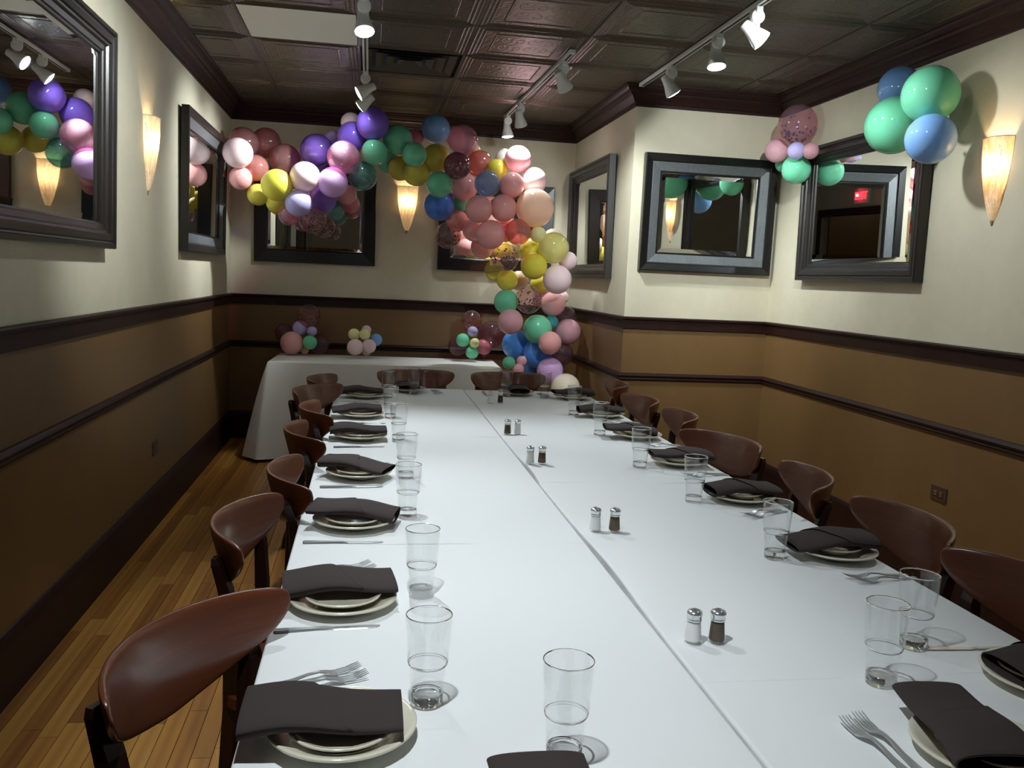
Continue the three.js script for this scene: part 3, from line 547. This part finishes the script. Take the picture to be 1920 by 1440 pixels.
function setting(where, x, z, turn, opt = {}) {
  const R = (dx, dz) => [x + dx * Math.cos(turn) + dz * Math.sin(turn), z - dx * Math.sin(turn) + dz * Math.cos(turn)];
  const T0 = TH + 0.001, at = (dx, y, dz) => { const [a, b] = R(dx, dz); return [a, T0 + y, b]; };
  one('dinner_plate', `cream dinner plate ${where}`, 'plate', gPlate, M.china, at(0, 0, 0), turn, 'dinner plates');
  const sm = opt.small || [0.012, 0.0];
  one('side_plate', `small cream plate on the dinner plate ${where}`, 'plate', gSmall, M.china, at(sm[0], 0.0135, sm[1]), turn, 'small plates on the dinner plates');
  const n = opt.nap || [0, 0, 0, 0], v = opt.v ?? 0;
  const nk = thing('napkin', `folded dark brown napkin ${where}`, 'napkin', at(n[0], 0.036, n[1]), turn + n[2] * D2R, 'folded dark napkins');
  nk.rotation.order = 'YXZ'; nk.rotation.x = (n[3] || 0) * D2R;
  mesh('roll', NAPKINS[v][0], M.napkin, nk); mesh('flap', NAPKINS[v][1], M.napkin, nk);
  const fo = opt.fork || [-0.17, 0, 4];
  if (!opt.noFork) for (const k of [0, 1]) {
    const f = thing('fork', `${k ? 'outer' : 'inner'} steel fork ${where}`, 'fork', at(fo[0] - k * 0.027, 0, fo[1] + k * 0.012), turn + (fo[2] + k * 3) * D2R, 'steel forks');
    mesh('handle', gForkHandle, M.steel, f); gTine.forEach((t) => mesh('tine', t, M.steel, f));
  }
  const kn = opt.knife || [0.2, 0, 0];
  const k = thing('table_knife', `steel table knife ${where}`, 'knife', at(kn[0], 0, kn[1]), turn + kn[2] * D2R, 'steel table knives');
  mesh('handle', gKnifeHandle, M.steel, k); mesh('blade', gBlade, M.steel, k);
}
const NTH = ['nearest the viewer', 'second from the viewer', 'third from the viewer', 'fourth from the viewer', 'fifth from the viewer', 'sixth from the viewer', 'farthest from the viewer'];
const LEFT = [
  [-0.025, -1.365, { nap: [0.005, 0.03, 0, 0], fork: [-0.175, 0.055, 18], small: [0.02, 0.0] }],
  [-0.04, -1.935, { nap: [-0.03, 0.01, 6, 0], v: 1, fork: [-0.205, 0.02, 20], knife: [0.135, 0.025, 5] }],
  [-0.026, -2.572, { nap: [-0.01, 0.0, -12, -4], v: 2, fork: [-0.13, -0.02, 16], knife: [0.172, 0.024, 0] }],
  [-0.019, -3.21, { nap: [0.0, 0.01, -22, -3], v: 1, fork: [-0.12, -0.03, 18], knife: [0.162, 0.02, 5] }],
  [-0.021, -3.95, { nap: [0, 0.01, 2, 0], v: 0, knife: [0.192, 0, 6] }],
  [-0.026, -4.56, { nap: [0, 0.02, 5, 2], v: 2, knife: [0.2, -0.02, 6] }],
  [-0.008, -5.28, { nap: [0, 0.02, 4, 1], v: 1, knife: [0.18, 0.02, 4] }],
];
LEFT.forEach(([x, z, o], i) => setting(`on the left table side, ${NTH[i]}`, x, z, -QP, o));
const RIGHT = [
  [1.335, -1.45, { nap: [0, 0.02, 2, 0], v: 2, fork: [-0.2, 0, 0], knife: [0.168, -0.03, -4] }],
  [1.335, -2.26, { nap: [0, -0.02, 0, -3], v: 1, fork: [-0.185, 0.02, 6], knife: [0.22, 0.05, 0] }],
  [1.325, -2.88, { nap: [0, 0, 2, 0], v: 2, fork: [-0.17, 0.0, 25], knife: [0.2, 0.05, 0] }],
  [1.31, -3.47, { nap: [0, 0, -4, 0], v: 0, fork: [-0.19, 0.03, 12], knife: [0.2, 0.04, 0] }],
  [1.315, -4.08, { nap: [0, -0.04, -8, 4], v: 1, fork: [-0.18, 0.06, 4] }],
  [1.315, -4.72, { nap: [0, -0.02, -3, 0], v: 2, fork: [-0.18, 0.04, 4] }],
  [1.3, -5.42, { nap: [0, 0, 3, 0], v: 0, fork: [-0.18, 0.04, 4] }],
];
RIGHT.forEach(([x, z, o], i) => setting(`on the right table side, ${NTH[i]}`, x, z, QP, o));
setting('at the near table end, bottom right corner', 1.02, -1.21, 0, { nap: [-0.025, -0.035, -6, 0], v: 0, fork: [-0.142, -0.045, 3], small: [0.0, 0.0] });
setting('at the near table end, bottom middle', 0.262, -1.035, 0, { nap: [0, -0.04, 0, 0], v: 1 });
setting('at the far table end, left one', 0.26, -5.6, Math.PI, { v: 1 });
setting('at the far table end, right one', 0.955, -5.56, Math.PI, { v: 2 });

// water glasses with a stacking ledge at half height
const gWall = lathe([[0.0284, 0.003], [0.0305, 0.04], [0.0325, 0.07], [0.0345, 0.0745], [0.0362, 0.08], [0.0388, 0.12], [0.0408, 0.1615]], 40);
const gInner = lathe([[0.0272, 0.0235], [0.0283, 0.04], [0.0307, 0.0715], [0.0326, 0.076], [0.0343, 0.081], [0.0368, 0.12], [0.039, 0.1618]], 40);
const gFoot = lathe([[0, 0.0], [0.026, 0.0], [0.028, 0.002], [0.0287, 0.012], [0.0281, 0.021], [0.0245, 0.02], [0.012, 0.0178], [0, 0.0172]], 40);
const gRimRing = lathe([[0.0389, 0.1618], [0.0392, 0.1628], [0.0399, 0.1634], [0.0406, 0.1629], [0.0409, 0.1617], [0.0399, 0.1606], [0.0389, 0.1618]], 40);
const gLedge = lathe([[0.0318, 0.0735], [0.0334, 0.072], [0.0348, 0.0745], [0.0352, 0.0768], [0.034, 0.0772], [0.0325, 0.0758], [0.0318, 0.0735]], 40);
const GLASSES = [
  [0.322, -1.27, 'clear water glass, nearest the viewer at the bottom middle'], [0.118, -1.465, 'clear water glass by the nearest left plate'], [0.138, -1.985, 'clear water glass by the second left plate'],
  [0.136, -2.68, 'clear water glass by the third left plate'], [0.152, -3.2, 'clear water glass by the fourth left plate'], [0.149, -3.95, 'clear water glass by the fifth left plate'],
  [0.126, -4.55, 'clear water glass by the sixth left plate'], [0.13, -5.3, 'clear water glass by the farthest left plate'], [0.292, -5.48, 'clear water glass at the far end, left of the seam'],
  [0.88, -5.48, 'clear water glass at the far end beside the last shakers'], [1.124, -5.45, 'clear water glass at the far end, right corner'], [1.16, -4.78, 'clear water glass by the sixth right plate'],
  [1.144, -4.15, 'clear water glass by the fifth right plate'], [1.121, -3.42, 'clear water glass by the fourth right plate'], [1.141, -2.86, 'clear water glass by the third right plate'],
  [1.147, -2.245, 'clear water glass by the second right plate'], [1.174, -1.64, 'clear water glass behind its neighbour at the right, by the table knife'], [0.998, -1.48, 'clear water glass in front at the right, above the corner napkin'],
];
for (const [x, z, l] of GLASSES) {
  const g = thing('water_glass', l, 'glass', [x, TH + 0.001, z], 0, 'water glasses');
  mesh('outer_wall', gWall, M.clearGlass, g); mesh('inner_wall', gInner, M.clearGlass, g); mesh('thick_base', gFoot, M.glass, g); mesh('rim', gRimRing, M.glass, g); mesh('stacking_ledge', gLedge, M.glass, g);
}

// salt and pepper shakers
const gJar = lathe([[0, 0], [0.0175, 0], [0.0195, 0.002], [0.0192, 0.01], [0.0165, 0.045], [0.0135, 0.054], [0.012, 0.054], [0.0125, 0.045], [0.0165, 0.009], [0.015, 0.005], [0, 0.005]], 12);
const gFill = lathe([[0, 0.0054], [0.0148, 0.0054], [0.0168, 0.0092], [0.0142, 0.044], [0.0115, 0.052], [0, 0.0525]], 20);
const gLid = lathe([[0.0145, 0.049], [0.0158, 0.0495], [0.0155, 0.0535], [0.0142, 0.055], [0.0155, 0.0565], [0.0155, 0.06], [0.0168, 0.063], [0.0168, 0.066], [0.014, 0.0705], [0.007, 0.0735], [0, 0.0742]], 24);
const gHoles = mg([0, 1, 2, 3, 4].map((k) => new THREE.CylinderGeometry(0.0009, 0.0009, 0.0006, 6).translate(k < 4 ? 0.005 * Math.cos(k * QP) : 0, k < 4 ? 0.0738 : 0.0742, k < 4 ? 0.005 * Math.sin(k * QP) : 0)));
const PAIRS = [[0.695, -1.69, 0.747, -1.688, 0, 'nearest the viewer'], [0.694, -2.508, 0.752, -2.5, 0, 'second from the viewer'], [0.667, -3.46, 0.717, -3.462, 0, 'third from the viewer'], [0.727, -4.124, 0.677, -4.119, 0, 'fourth from the viewer'], [0.735, -5.15, 0.797, -5.17, 0, 'farthest from the viewer']];
for (const [xs, zs, xp, zp, , w] of PAIRS) for (const [x, z, salt] of [[xs, zs, true], [xp, zp, false]]) {
  const g = thing(salt ? 'salt_shaker' : 'pepper_shaker', `glass ${salt ? 'salt' : 'pepper'} shaker with chrome cap, ${w}`, 'shaker', [x, TH + 0.001, z], 0, salt ? 'salt shakers' : 'pepper shakers');
  mesh('jar', gJar, M.clearGlass, g); mesh(salt ? 'salt' : 'ground_pepper', gFill, salt ? M.salt : M.pepper, g); const l = mesh('cap', gLid, M.chrome, g); mesh('cap_holes', gHoles, M.black, l);
}

// ---------------------------------------------------------------- balloons
const latex = (c, through = 0.12) => std({ color: c, roughness: 0.7, clearcoat: 1, clearcoatRoughness: 0.05, transmission: through, thickness: 0 });
const crystal = (c, t = 0.86) => std({ color: c, roughness: 0.06, transmission: t, thickness: 0, clearcoat: 1, clearcoatRoughness: 0.03 });
const BM = {
  blush: latex(0xf6d9dc), blush2: latex(0xf2bcc2), pink: latex(0xf2adab), pink2: latex(0xf0a7a5), pinkLight: latex(0xf3b8c4), pinkDull: latex(0xcb959e), coral: latex(0xf09a92), rose: latex(0xcc6f7c),
  white: latex(0xf7f2ee), cream: latex(0xf4e6cf), peach: latex(0xf4c8a2), peachBig: latex(0xfcdcc2, 0.3), yellow: latex(0xe2d550), yellow2: latex(0xeadb45), yellowGloss: latex(0xe8dc48), paleYellow: latex(0xf2edaa),
  mint: latex(0x74d8aa), mint2: latex(0x74d2a6), green: latex(0x6cca9c), teal: latex(0x3aa0a6), purple: latex(0x8460e0), purple2: latex(0x8a5fce), lavender: latex(0xcbb4ea), lilac: latex(0xc0b6ea), lilacPink: latex(0xdfb4ea),
  sky: latex(0x82b4f0), skyDull: latex(0x6f9ed2), blue: latex(0x3f78d8), blue2: latex(0x4a94f0),
  roseClear: crystal(0xdca2a2, 0.8), coralClear: crystal(0xf0a49a, 0.66), pinkClear: crystal(0xf2bfd6, 0.72), purpleClear: crystal(0x9a72dc, 0.66), tealClear: crystal(0x9fd8d2, 0.75), blueClear: crystal(0xb4c4e6, 0.7), yellowClear: crystal(0xe4dc8a, 0.8),
  paleYellowClear: crystal(0xf4ee9e, 0.35), plumClear: crystal(0xdab4c4, 0.94), clearDots: crystal(0xe8c4cc, 0.94), confetti: crystal(0xf4dcd8, 0.93), plumConfetti: crystal(0xb0788c, 0.72), confettiPurple: crystal(0xf2d2da, 0.92),
};
const dotMats = { confetti: std({ color: 0x14121c, roughness: 0.5 }), plumConfetti: std({ color: 0x241420, roughness: 0.5 }), confettiPurple: std({ color: 0x43307e, roughness: 0.5 }), clearDots: std({ color: 0xb8a06a, roughness: 0.4, metalness: 0.5 }) };
const gBalloon = lathe([...Array(25)].map((_, i) => { const a = Math.PI * i / 24, y = -Math.cos(a), r = Math.sin(a); return [Math.max(0, r * (y < -0.6 ? 1 - 0.12 * (-y - 0.6) : 1)), y < 0 ? y * 1.05 : y]; }), 32);
const gKnot = lathe([[0.05, -1.03], [0.035, -1.07], [0.06, -1.1], [0.05, -1.125], [0.03, -1.13], [0.09, -1.19], [0.082, -1.195], [0.0, -1.13]], 12);
const gDots = [0, 1].map((v) => mg([...Array(v ? 130 : 60)].map((_, i) => {
  const a = rnd() * 6.283, b = Math.acos(1 - rnd() * (v ? 1.1 : 0.9)), q = i % 9 === 0 ? Math.PI - b : b, s = (v ? 0.04 : 0.05) + rnd() * 0.045;
  return new THREE.CircleGeometry(s, 6).rotateX(Math.PI / 2).translate(0, -0.965, 0).rotateZ(q).rotateY(a);
})));
const BGROUP = ['balloons of the pastel garland', 'left balloon cluster on the back table', 'middle balloon cluster on the back table', 'right balloon cluster on the back table', 'balloon cluster on the right mirror corner', 'four large balloons on the right wall'];
const BALLOONS = [
  ['blush', -1.007, 2.361, -7.075, 0.114, 'pale blush balloon at the garland end touching the left wall mirror', 0],
  ['roseClear', -1.011, 2.480, -7.388, 0.123, 'clear rose balloon behind the pale blush one in the corner', 0],
  ['roseClear', -0.850, 2.509, -7.519, 0.121, 'clear rose balloon, highest of the rose ones near the left corner', 0],
  ['roseClear', -0.688, 2.367, -7.377, 0.127, 'clear rose balloon between the left corner and the purple ones', 0],
  ['coralClear', -0.898, 2.276, -7.246, 0.103, 'clear coral balloon below the pale blush one at the left', 0],
  ['pink', -0.997, 2.183, -7.154, 0.088, 'opaque pink balloon, lowest at the left end of the garland', 0],
  ['yellow', -0.870, 2.069, -7.200, 0.084, 'small matte yellow balloon at the lower left of the yellow trio', 0],
  ['yellowGloss', -0.704, 2.129, -6.950, 0.119, 'large shiny yellow balloon with bright highlight above the back left mirror', 0],
  ['yellow', -0.733, 2.016, -7.209, 0.080, 'small yellow balloon hanging under the large shiny yellow one', 0],
  ['peach', -0.717, 2.276, -7.516, 0.069, 'small peach balloon peeking out above the shiny yellow one', 0],
  ['purpleClear', -0.431, 2.440, -7.229, 0.129, 'clear purple balloon with star shaped highlights left of the pink crystal one', 0],
  ['purpleClear', -0.345, 2.382, -7.450, 0.123, 'clear purple balloon tucked behind the blush and crystal pink ones', 0],
  ['lavender', -0.319, 2.561, -7.450, 0.073, 'small lavender balloon peeking over the clear purple one', 0],
  ['blush', -0.498, 2.201, -6.950, 0.115, 'pale blush balloon right of the shiny yellow one', 0],
  ['pinkClear', -0.215, 2.366, -6.950, 0.124, 'crystal pink see-through balloon below the deep purple ones', 0],
  ['lilacPink', -0.291, 2.174, -6.950, 0.115, 'lilac pink opaque balloon below the crystal pink one', 0],
  ['purple', -0.154, 2.542, -7.099, 0.118, 'deep purple balloon with bright lamp reflection, lower left of two', 0],
  ['purple', -0.002, 2.630, -6.950, 0.124, 'deep purple balloon nearest the track lamps, topmost of the garland', 0],
  ['blush', -0.172, 2.670, -7.226, 0.080, 'pale blush balloon peeking out left of the topmost purple one', 0],
  ['mint', 0.016, 2.421, -6.950, 0.098, 'mint balloon lit from above right under the topmost purple one', 0],
  ['green', 0.193, 2.540, -7.056, 0.117, 'dull green balloon right of the topmost purple one', 0],
  ['green', 0.132, 2.424, -7.508, 0.092, 'green balloon half hidden right below the lit mint one', 0],
  ['tealClear', -0.069, 2.248, -7.070, 0.112, 'see-through teal balloon at the upper right of the back left mirror', 0],
  ['lilac', -0.542, 2.004, -6.950, 0.102, 'pale lilac balloon at the bottom of the left wing', 0],
  ['pinkClear', -0.637, 1.922, -7.191, 0.079, 'small clear pink balloon below the pale lilac one', 0],
  ['purple2', -0.378, 2.070, -7.204, 0.110, 'medium purple balloon below the lilac pink one', 0],
  ['tealClear', -0.295, 2.000, -7.450, 0.082, 'small see-through teal balloon under the medium purple one', 0],
  ['pink', -0.195, 2.119, -7.315, 0.080, 'small pink balloon right below the lilac pink one', 0],
  ['rose', -0.167, 2.059, -7.450, 0.077, 'small rose balloon low in front of the back left mirror', 0],
  ['confetti', -0.448, 1.899, -7.131, 0.109, 'confetti balloon hanging lowest left in front of the back left mirror', 0],
  ['confetti', -0.360, 1.857, -7.265, 0.084, 'smaller confetti balloon beside the lowest one before the back left mirror', 0],
  ['mint2', 0.320, 2.421, -6.950, 0.094, 'round mint balloon above the wall sconce', 0],
  ['yellow', 0.231, 2.361, -7.392, 0.100, 'olive yellow balloon left above the wall sconce', 0],
  ['yellow', 0.353, 2.317, -7.200, 0.110, 'yellow balloon directly over the wall sconce top', 0],
  ['yellow', 0.506, 2.436, -7.200, 0.115, 'yellow balloon under the sky blue one', 0],
  ['sky', 0.506, 2.691, -7.367, 0.118, 'sky blue balloon at the top near the ceiling crown', 0],
  ['rose', 0.345, 2.617, -7.405, 0.068, 'small rose balloon peeking out behind the greens near the crown', 0],
  ['pinkClear', 0.690, 2.554, -6.950, 0.116, 'clear pink balloon right of the sky blue one', 0],
  ['peach', 0.672, 2.655, -7.450, 0.083, 'small peach balloon seen through the clear pink one at the top', 0],
  ['peach', 0.812, 2.534, -7.346, 0.068, 'small peach balloon below right of the clear pink top one', 0],
  ['plumConfetti', 0.652, 2.358, -6.950, 0.107, 'dark plum confetti balloon in the middle of the garland', 0],
  ['coralClear', 0.860, 2.422, -7.238, 0.107, 'clear coral balloon right of the dark plum confetti one', 0],
  ['green', 0.520, 2.207, -6.950, 0.102, 'green balloon above the royal blue one', 0],
  ['blue', 0.541, 2.068, -7.200, 0.123, 'royal blue balloon right of the wall sconce', 0],
  ['green', 0.729, 2.110, -7.331, 0.072, 'small green balloon between the royal blue and the pinks', 0],
  ['yellow2', 0.989, 2.368, -7.144, 0.088, 'bright yellow balloon behind the clear blue one', 0],
  ['blueClear', 0.895, 2.239, -6.950, 0.103, 'clear blue grey balloon over the pink cluster', 0],
  ['pink', 0.738, 2.224, -7.200, 0.111, 'pink balloon left of the clear blue grey one', 0],
  ['pink2', 0.836, 2.038, -6.950, 0.107, 'dusty pink balloon at the middle left of the pink cluster', 0],
  ['pink2', 1.030, 2.057, -6.950, 0.107, 'dusty pink balloon beside the big peach one', 0],
  ['pink', 1.090, 2.238, -6.950, 0.099, 'pink balloon right of the clear blue grey one', 0],
  ['blush2', 1.148, 2.458, -7.075, 0.106, 'pink balloon standing highest on the right of the garland', 0],
  ['white', 1.061, 2.475, -7.218, 0.076, 'small white balloon behind the highest pink one on the right', 0],
  ['blush', 1.282, 2.294, -7.056, 0.105, 'very pale pink balloon above the big peach one', 0],
  ['peachBig', 1.282, 2.071, -6.950, 0.151, 'big peach balloon, largest of the garland', 0],
  ['coral', 0.696, 1.956, -7.243, 0.089, 'coral balloon below the royal blue one', 0],
  ['confetti', 0.620, 1.829, -7.167, 0.105, 'clear confetti balloon at the left edge over the back right mirror', 0],
  ['pink', 0.837, 1.892, -7.190, 0.101, 'pink balloon in front of the back right mirror, upper left', 0],
  ['pink2', 0.937, 1.845, -6.950, 0.115, 'large dusty pink balloon in front of the back right mirror', 0],
  ['coralClear', 1.153, 1.877, -6.950, 0.103, 'clear coral orange balloon below the big peach one', 0],
  ['coral', 1.077, 1.902, -7.128, 0.101, 'coral balloon between dusty pink and clear coral orange ones', 0],
  ['pink', 0.920, 1.757, -7.286, 0.098, 'pink balloon lowest in front of the back right mirror', 0],
  ['confetti', 1.060, 1.671, -6.950, 0.111, 'confetti balloon with dark dots left of the yellow ones', 0],
  ['paleYellow', 1.318, 1.865, -6.950, 0.065, 'small pale yellow balloon under the big peach one', 0],
  ['cream', 1.478, 1.846, -7.128, 0.084, 'small cream balloon behind the large pale yellow one', 0],
  ['paleYellowClear', 1.449, 1.766, -6.950, 0.125, 'large translucent pale yellow balloon at the right', 0],
  ['blush', 1.589, 1.672, -7.027, 0.075, 'small blush balloon touching the side wall mirror frame', 0],
  ['blush', 1.489, 1.518, -6.936, 0.116, 'blush balloon below the large translucent pale yellow one', 0],
  ['yellow2', 1.299, 1.745, -7.099, 0.097, 'yellow balloon between confetti and pale yellow ones', 0],
  ['yellow2', 1.295, 1.615, -6.950, 0.107, 'shiny yellow balloon in the middle of the descending column', 0],
  ['yellowClear', 1.018, 1.569, -7.225, 0.084, 'see-through yellow balloon left under the dotted confetti one', 0],
  ['yellow2', 1.115, 1.495, -7.141, 0.088, 'yellow balloon above the mint one in the column', 0],
  ['peach', 1.228, 1.495, -7.234, 0.080, 'peach balloon above the lower confetti one', 0],
  ['yellow2', 1.424, 1.472, -7.330, 0.082, 'yellow balloon below the shiny yellow one, right side', 0],
  ['mint', 1.090, 1.321, -6.990, 0.099, 'mint balloon at the left edge of the column', 0],
  ['confetti', 1.264, 1.346, -6.946, 0.112, 'lower confetti balloon in the middle of the column', 0],
  ['pink', 1.520, 1.314, -7.200, 0.103, 'pink balloon at the right edge of the column above the rail', 0],
  ['pinkClear', 1.490, 1.368, -7.450, 0.097, 'clear pink balloon behind the lower confetti one', 0],
  ['blush', 1.623, 1.373, -7.286, 0.050, 'tiny blush balloon at the right edge of the column', 0],
  ['pinkLight', 1.120, 1.168, -6.914, 0.102, 'light pink balloon under the left mint one', 0],
  ['mint', 1.363, 1.110, -7.015, 0.118, 'large mint green balloon in the lower column', 0],
  ['teal', 1.514, 1.162, -7.200, 0.058, 'tiny teal balloon right of the large mint green one', 0],
  ['plumClear', 1.662, 1.185, -7.375, 0.110, 'dark clear plum balloon against the corner', 0],
  ['pinkDull', 1.660, 1.087, -7.200, 0.108, 'dusty pink balloon furthest right in the lower column', 0],
  ['pink', 1.444, 1.010, -6.885, 0.094, 'pink balloon right below the large mint green one', 0],
  ['blue2', 1.239, 0.960, -7.261, 0.126, 'bright blue balloon left below the light pink one', 0],
  ['blue2', 1.394, 0.901, -7.125, 0.124, 'bright blue balloon lower right of its twin', 0],
  ['plumClear', 1.620, 0.893, -7.241, 0.104, 'dark see-through balloon low in the corner', 0],
  ['mint', 1.128, 0.835, -6.950, 0.052, 'small mint balloon just above the glasses at the column foot', 0],
  ['pinkLight', 1.235, 0.849, -6.968, 0.043, 'tiny light pink balloon, upper of two at the column foot', 0],
  ['pinkLight', 1.205, 0.787, -6.932, 0.047, 'tiny light pink balloon, lower of two at the column foot', 0],
  ['blue2', 1.370, 0.769, -7.226, 0.063, 'small blue balloon at the column foot', 0],
  ['lilacPink', 1.478, 0.775, -6.992, 0.109, 'lilac pink balloon near the bottom of the column', 0],
  ['cream', 1.593, 0.645, -6.896, 0.121, 'cream balloon lowest of the column behind the long table', 0],
  ['pink', -0.636, 0.881, -7.660, 0.098, 'matte pink balloon, largest on the left end of the back table', 1],
  ['lilac', -0.571, 1.008, -7.700, 0.064, 'lilac balloon above the matte pink one on the back table', 1],
  ['lilac', -0.470, 0.986, -7.660, 0.044, 'small lilac balloon above the mint one on the back table', 1],
  ['mint', -0.484, 0.892, -7.635, 0.061, 'mint balloon beside the matte pink one on the back table', 1],
  ['peach', -0.533, 0.820, -7.713, 0.038, 'small peach balloon low behind the left table cluster', 1],
  ['clearDots', -0.501, 1.111, -7.700, 0.103, 'clear speckled balloon topping the left table cluster', 1],
  ['plumClear', -0.711, 0.956, -7.790, 0.081, 'dark clear balloon behind the matte pink one on the table', 1],
  ['plumClear', -0.410, 0.877, -7.743, 0.085, 'dark clear balloon behind the mint one on the left table cluster', 1],
  ['blush', -0.102, 0.873, -7.520, 0.069, 'blush balloon at the lower left of the middle table cluster', 2],
  ['blush', 0.014, 0.883, -7.550, 0.060, 'blush balloon at the lower right of the middle table cluster', 2],
  ['blush', -0.007, 0.835, -7.629, 0.042, 'small blush balloon low between the blush pair', 2],
  ['sky', 0.072, 0.935, -7.614, 0.053, 'sky blue balloon in the middle table cluster', 2],
  ['paleYellow', -0.114, 0.976, -7.594, 0.051, 'pale yellow balloon, left of the pair in the middle table cluster', 2],
  ['paleYellow', -0.024, 0.981, -7.570, 0.048, 'pale yellow balloon, right of the pair in the middle table cluster', 2],
  ['blush', -0.012, 1.013, -7.638, 0.042, 'small blush balloon behind the pale yellow pair', 2],
  ['clearDots', 0.896, 1.122, -7.674, 0.094, 'clear speckled balloon topping the right table cluster', 3],
  ['plumClear', 1.093, 1.006, -7.760, 0.119, 'clear plum balloon right in the right table cluster', 3],
  ['plumClear', 0.791, 0.900, -7.709, 0.090, 'clear plum balloon at the left of the right table cluster', 3],
  ['rose', 1.018, 0.894, -7.700, 0.071, 'rose balloon low in the right table cluster', 3],
  ['mint', 0.818, 0.958, -7.580, 0.060, 'mint balloon, upper of two in the right table cluster', 3],
  ['mint', 0.899, 0.855, -7.560, 0.056, 'mint balloon, lower of two resting on the back table', 3],
  ['lilac', 0.899, 1.035, -7.580, 0.047, 'small lilac balloon in the right table cluster', 3],
  ['paleYellow', 0.917, 0.940, -7.550, 0.044, 'small pale yellow balloon at the heart of the right table cluster', 3],
  ['confettiPurple', 2.790, 2.613, -5.632, 0.128, 'clear balloon with purple confetti on the right wall mirror corner', 4],
  ['pinkLight', 2.740, 2.461, -5.814, 0.079, 'light pink balloon between the two right hand mirrors', 4],
  ['lilac', 2.700, 2.409, -5.442, 0.056, 'small lilac balloon under the purple confetti one', 4],
  ['pinkDull', 2.770, 2.406, -5.385, 0.052, 'small dusty pink balloon on the right wall mirror corner', 4],
  ['mint', 2.775, 2.310, -5.571, 0.095, 'mint balloon at the lower end of the mirror corner cluster', 4],
  ['mint2', 2.860, 2.394, -5.942, 0.057, 'small mint balloon half hidden beside the light pink one', 4],
  ['skyDull', 2.800, 2.620, -4.503, 0.115, 'dull sky blue balloon under the crown, behind the greens', 5],
  ['mint', 2.700, 2.499, -4.072, 0.136, 'large mint balloon, upper right of the four on the right wall', 5],
  ['mint', 2.700, 2.396, -4.369, 0.146, 'large mint balloon, lower left of the four on the right wall', 5],
  ['sky', 2.660, 2.268, -3.976, 0.118, 'sky blue balloon, lowest of the four on the right wall', 5],
];
const centres = {};
for (const b of BALLOONS) { const c = centres[b[6]] ??= [0, 0, 0, 0]; c[0] += b[1]; c[1] += b[2]; c[2] += b[3]; c[3]++; }
for (const [kind, x, y, z, r, label, gi] of BALLOONS) {
  const g = thing('balloon', label, 'balloon', [x, y, z], 0, BGROUP[gi]);
  const c = centres[gi], to = gi ? new THREE.Vector3(c[0] / c[3] - x, c[1] / c[3] - y, c[2] / c[3] - z - 0.08) : new THREE.Vector3(rr(-0.4, 0.4), rr(-0.4, 0.4), -1);
  g.quaternion.setFromUnitVectors(new THREE.Vector3(0, -1, 0), to.normalize()); g.scale.setScalar(r);
  mesh('latex_skin', gBalloon, BM[kind], g); mesh('knot', gKnot, BM[kind], g);
  if (dotMats[kind]) { const d = mesh('confetti', gDots[kind === 'confettiPurple' ? 0 : 1], dotMats[kind], g); d.quaternion.copy(g.quaternion).invert(); d.userData.kind = 'stuff'; }
}

renderer.render(scene, camera);
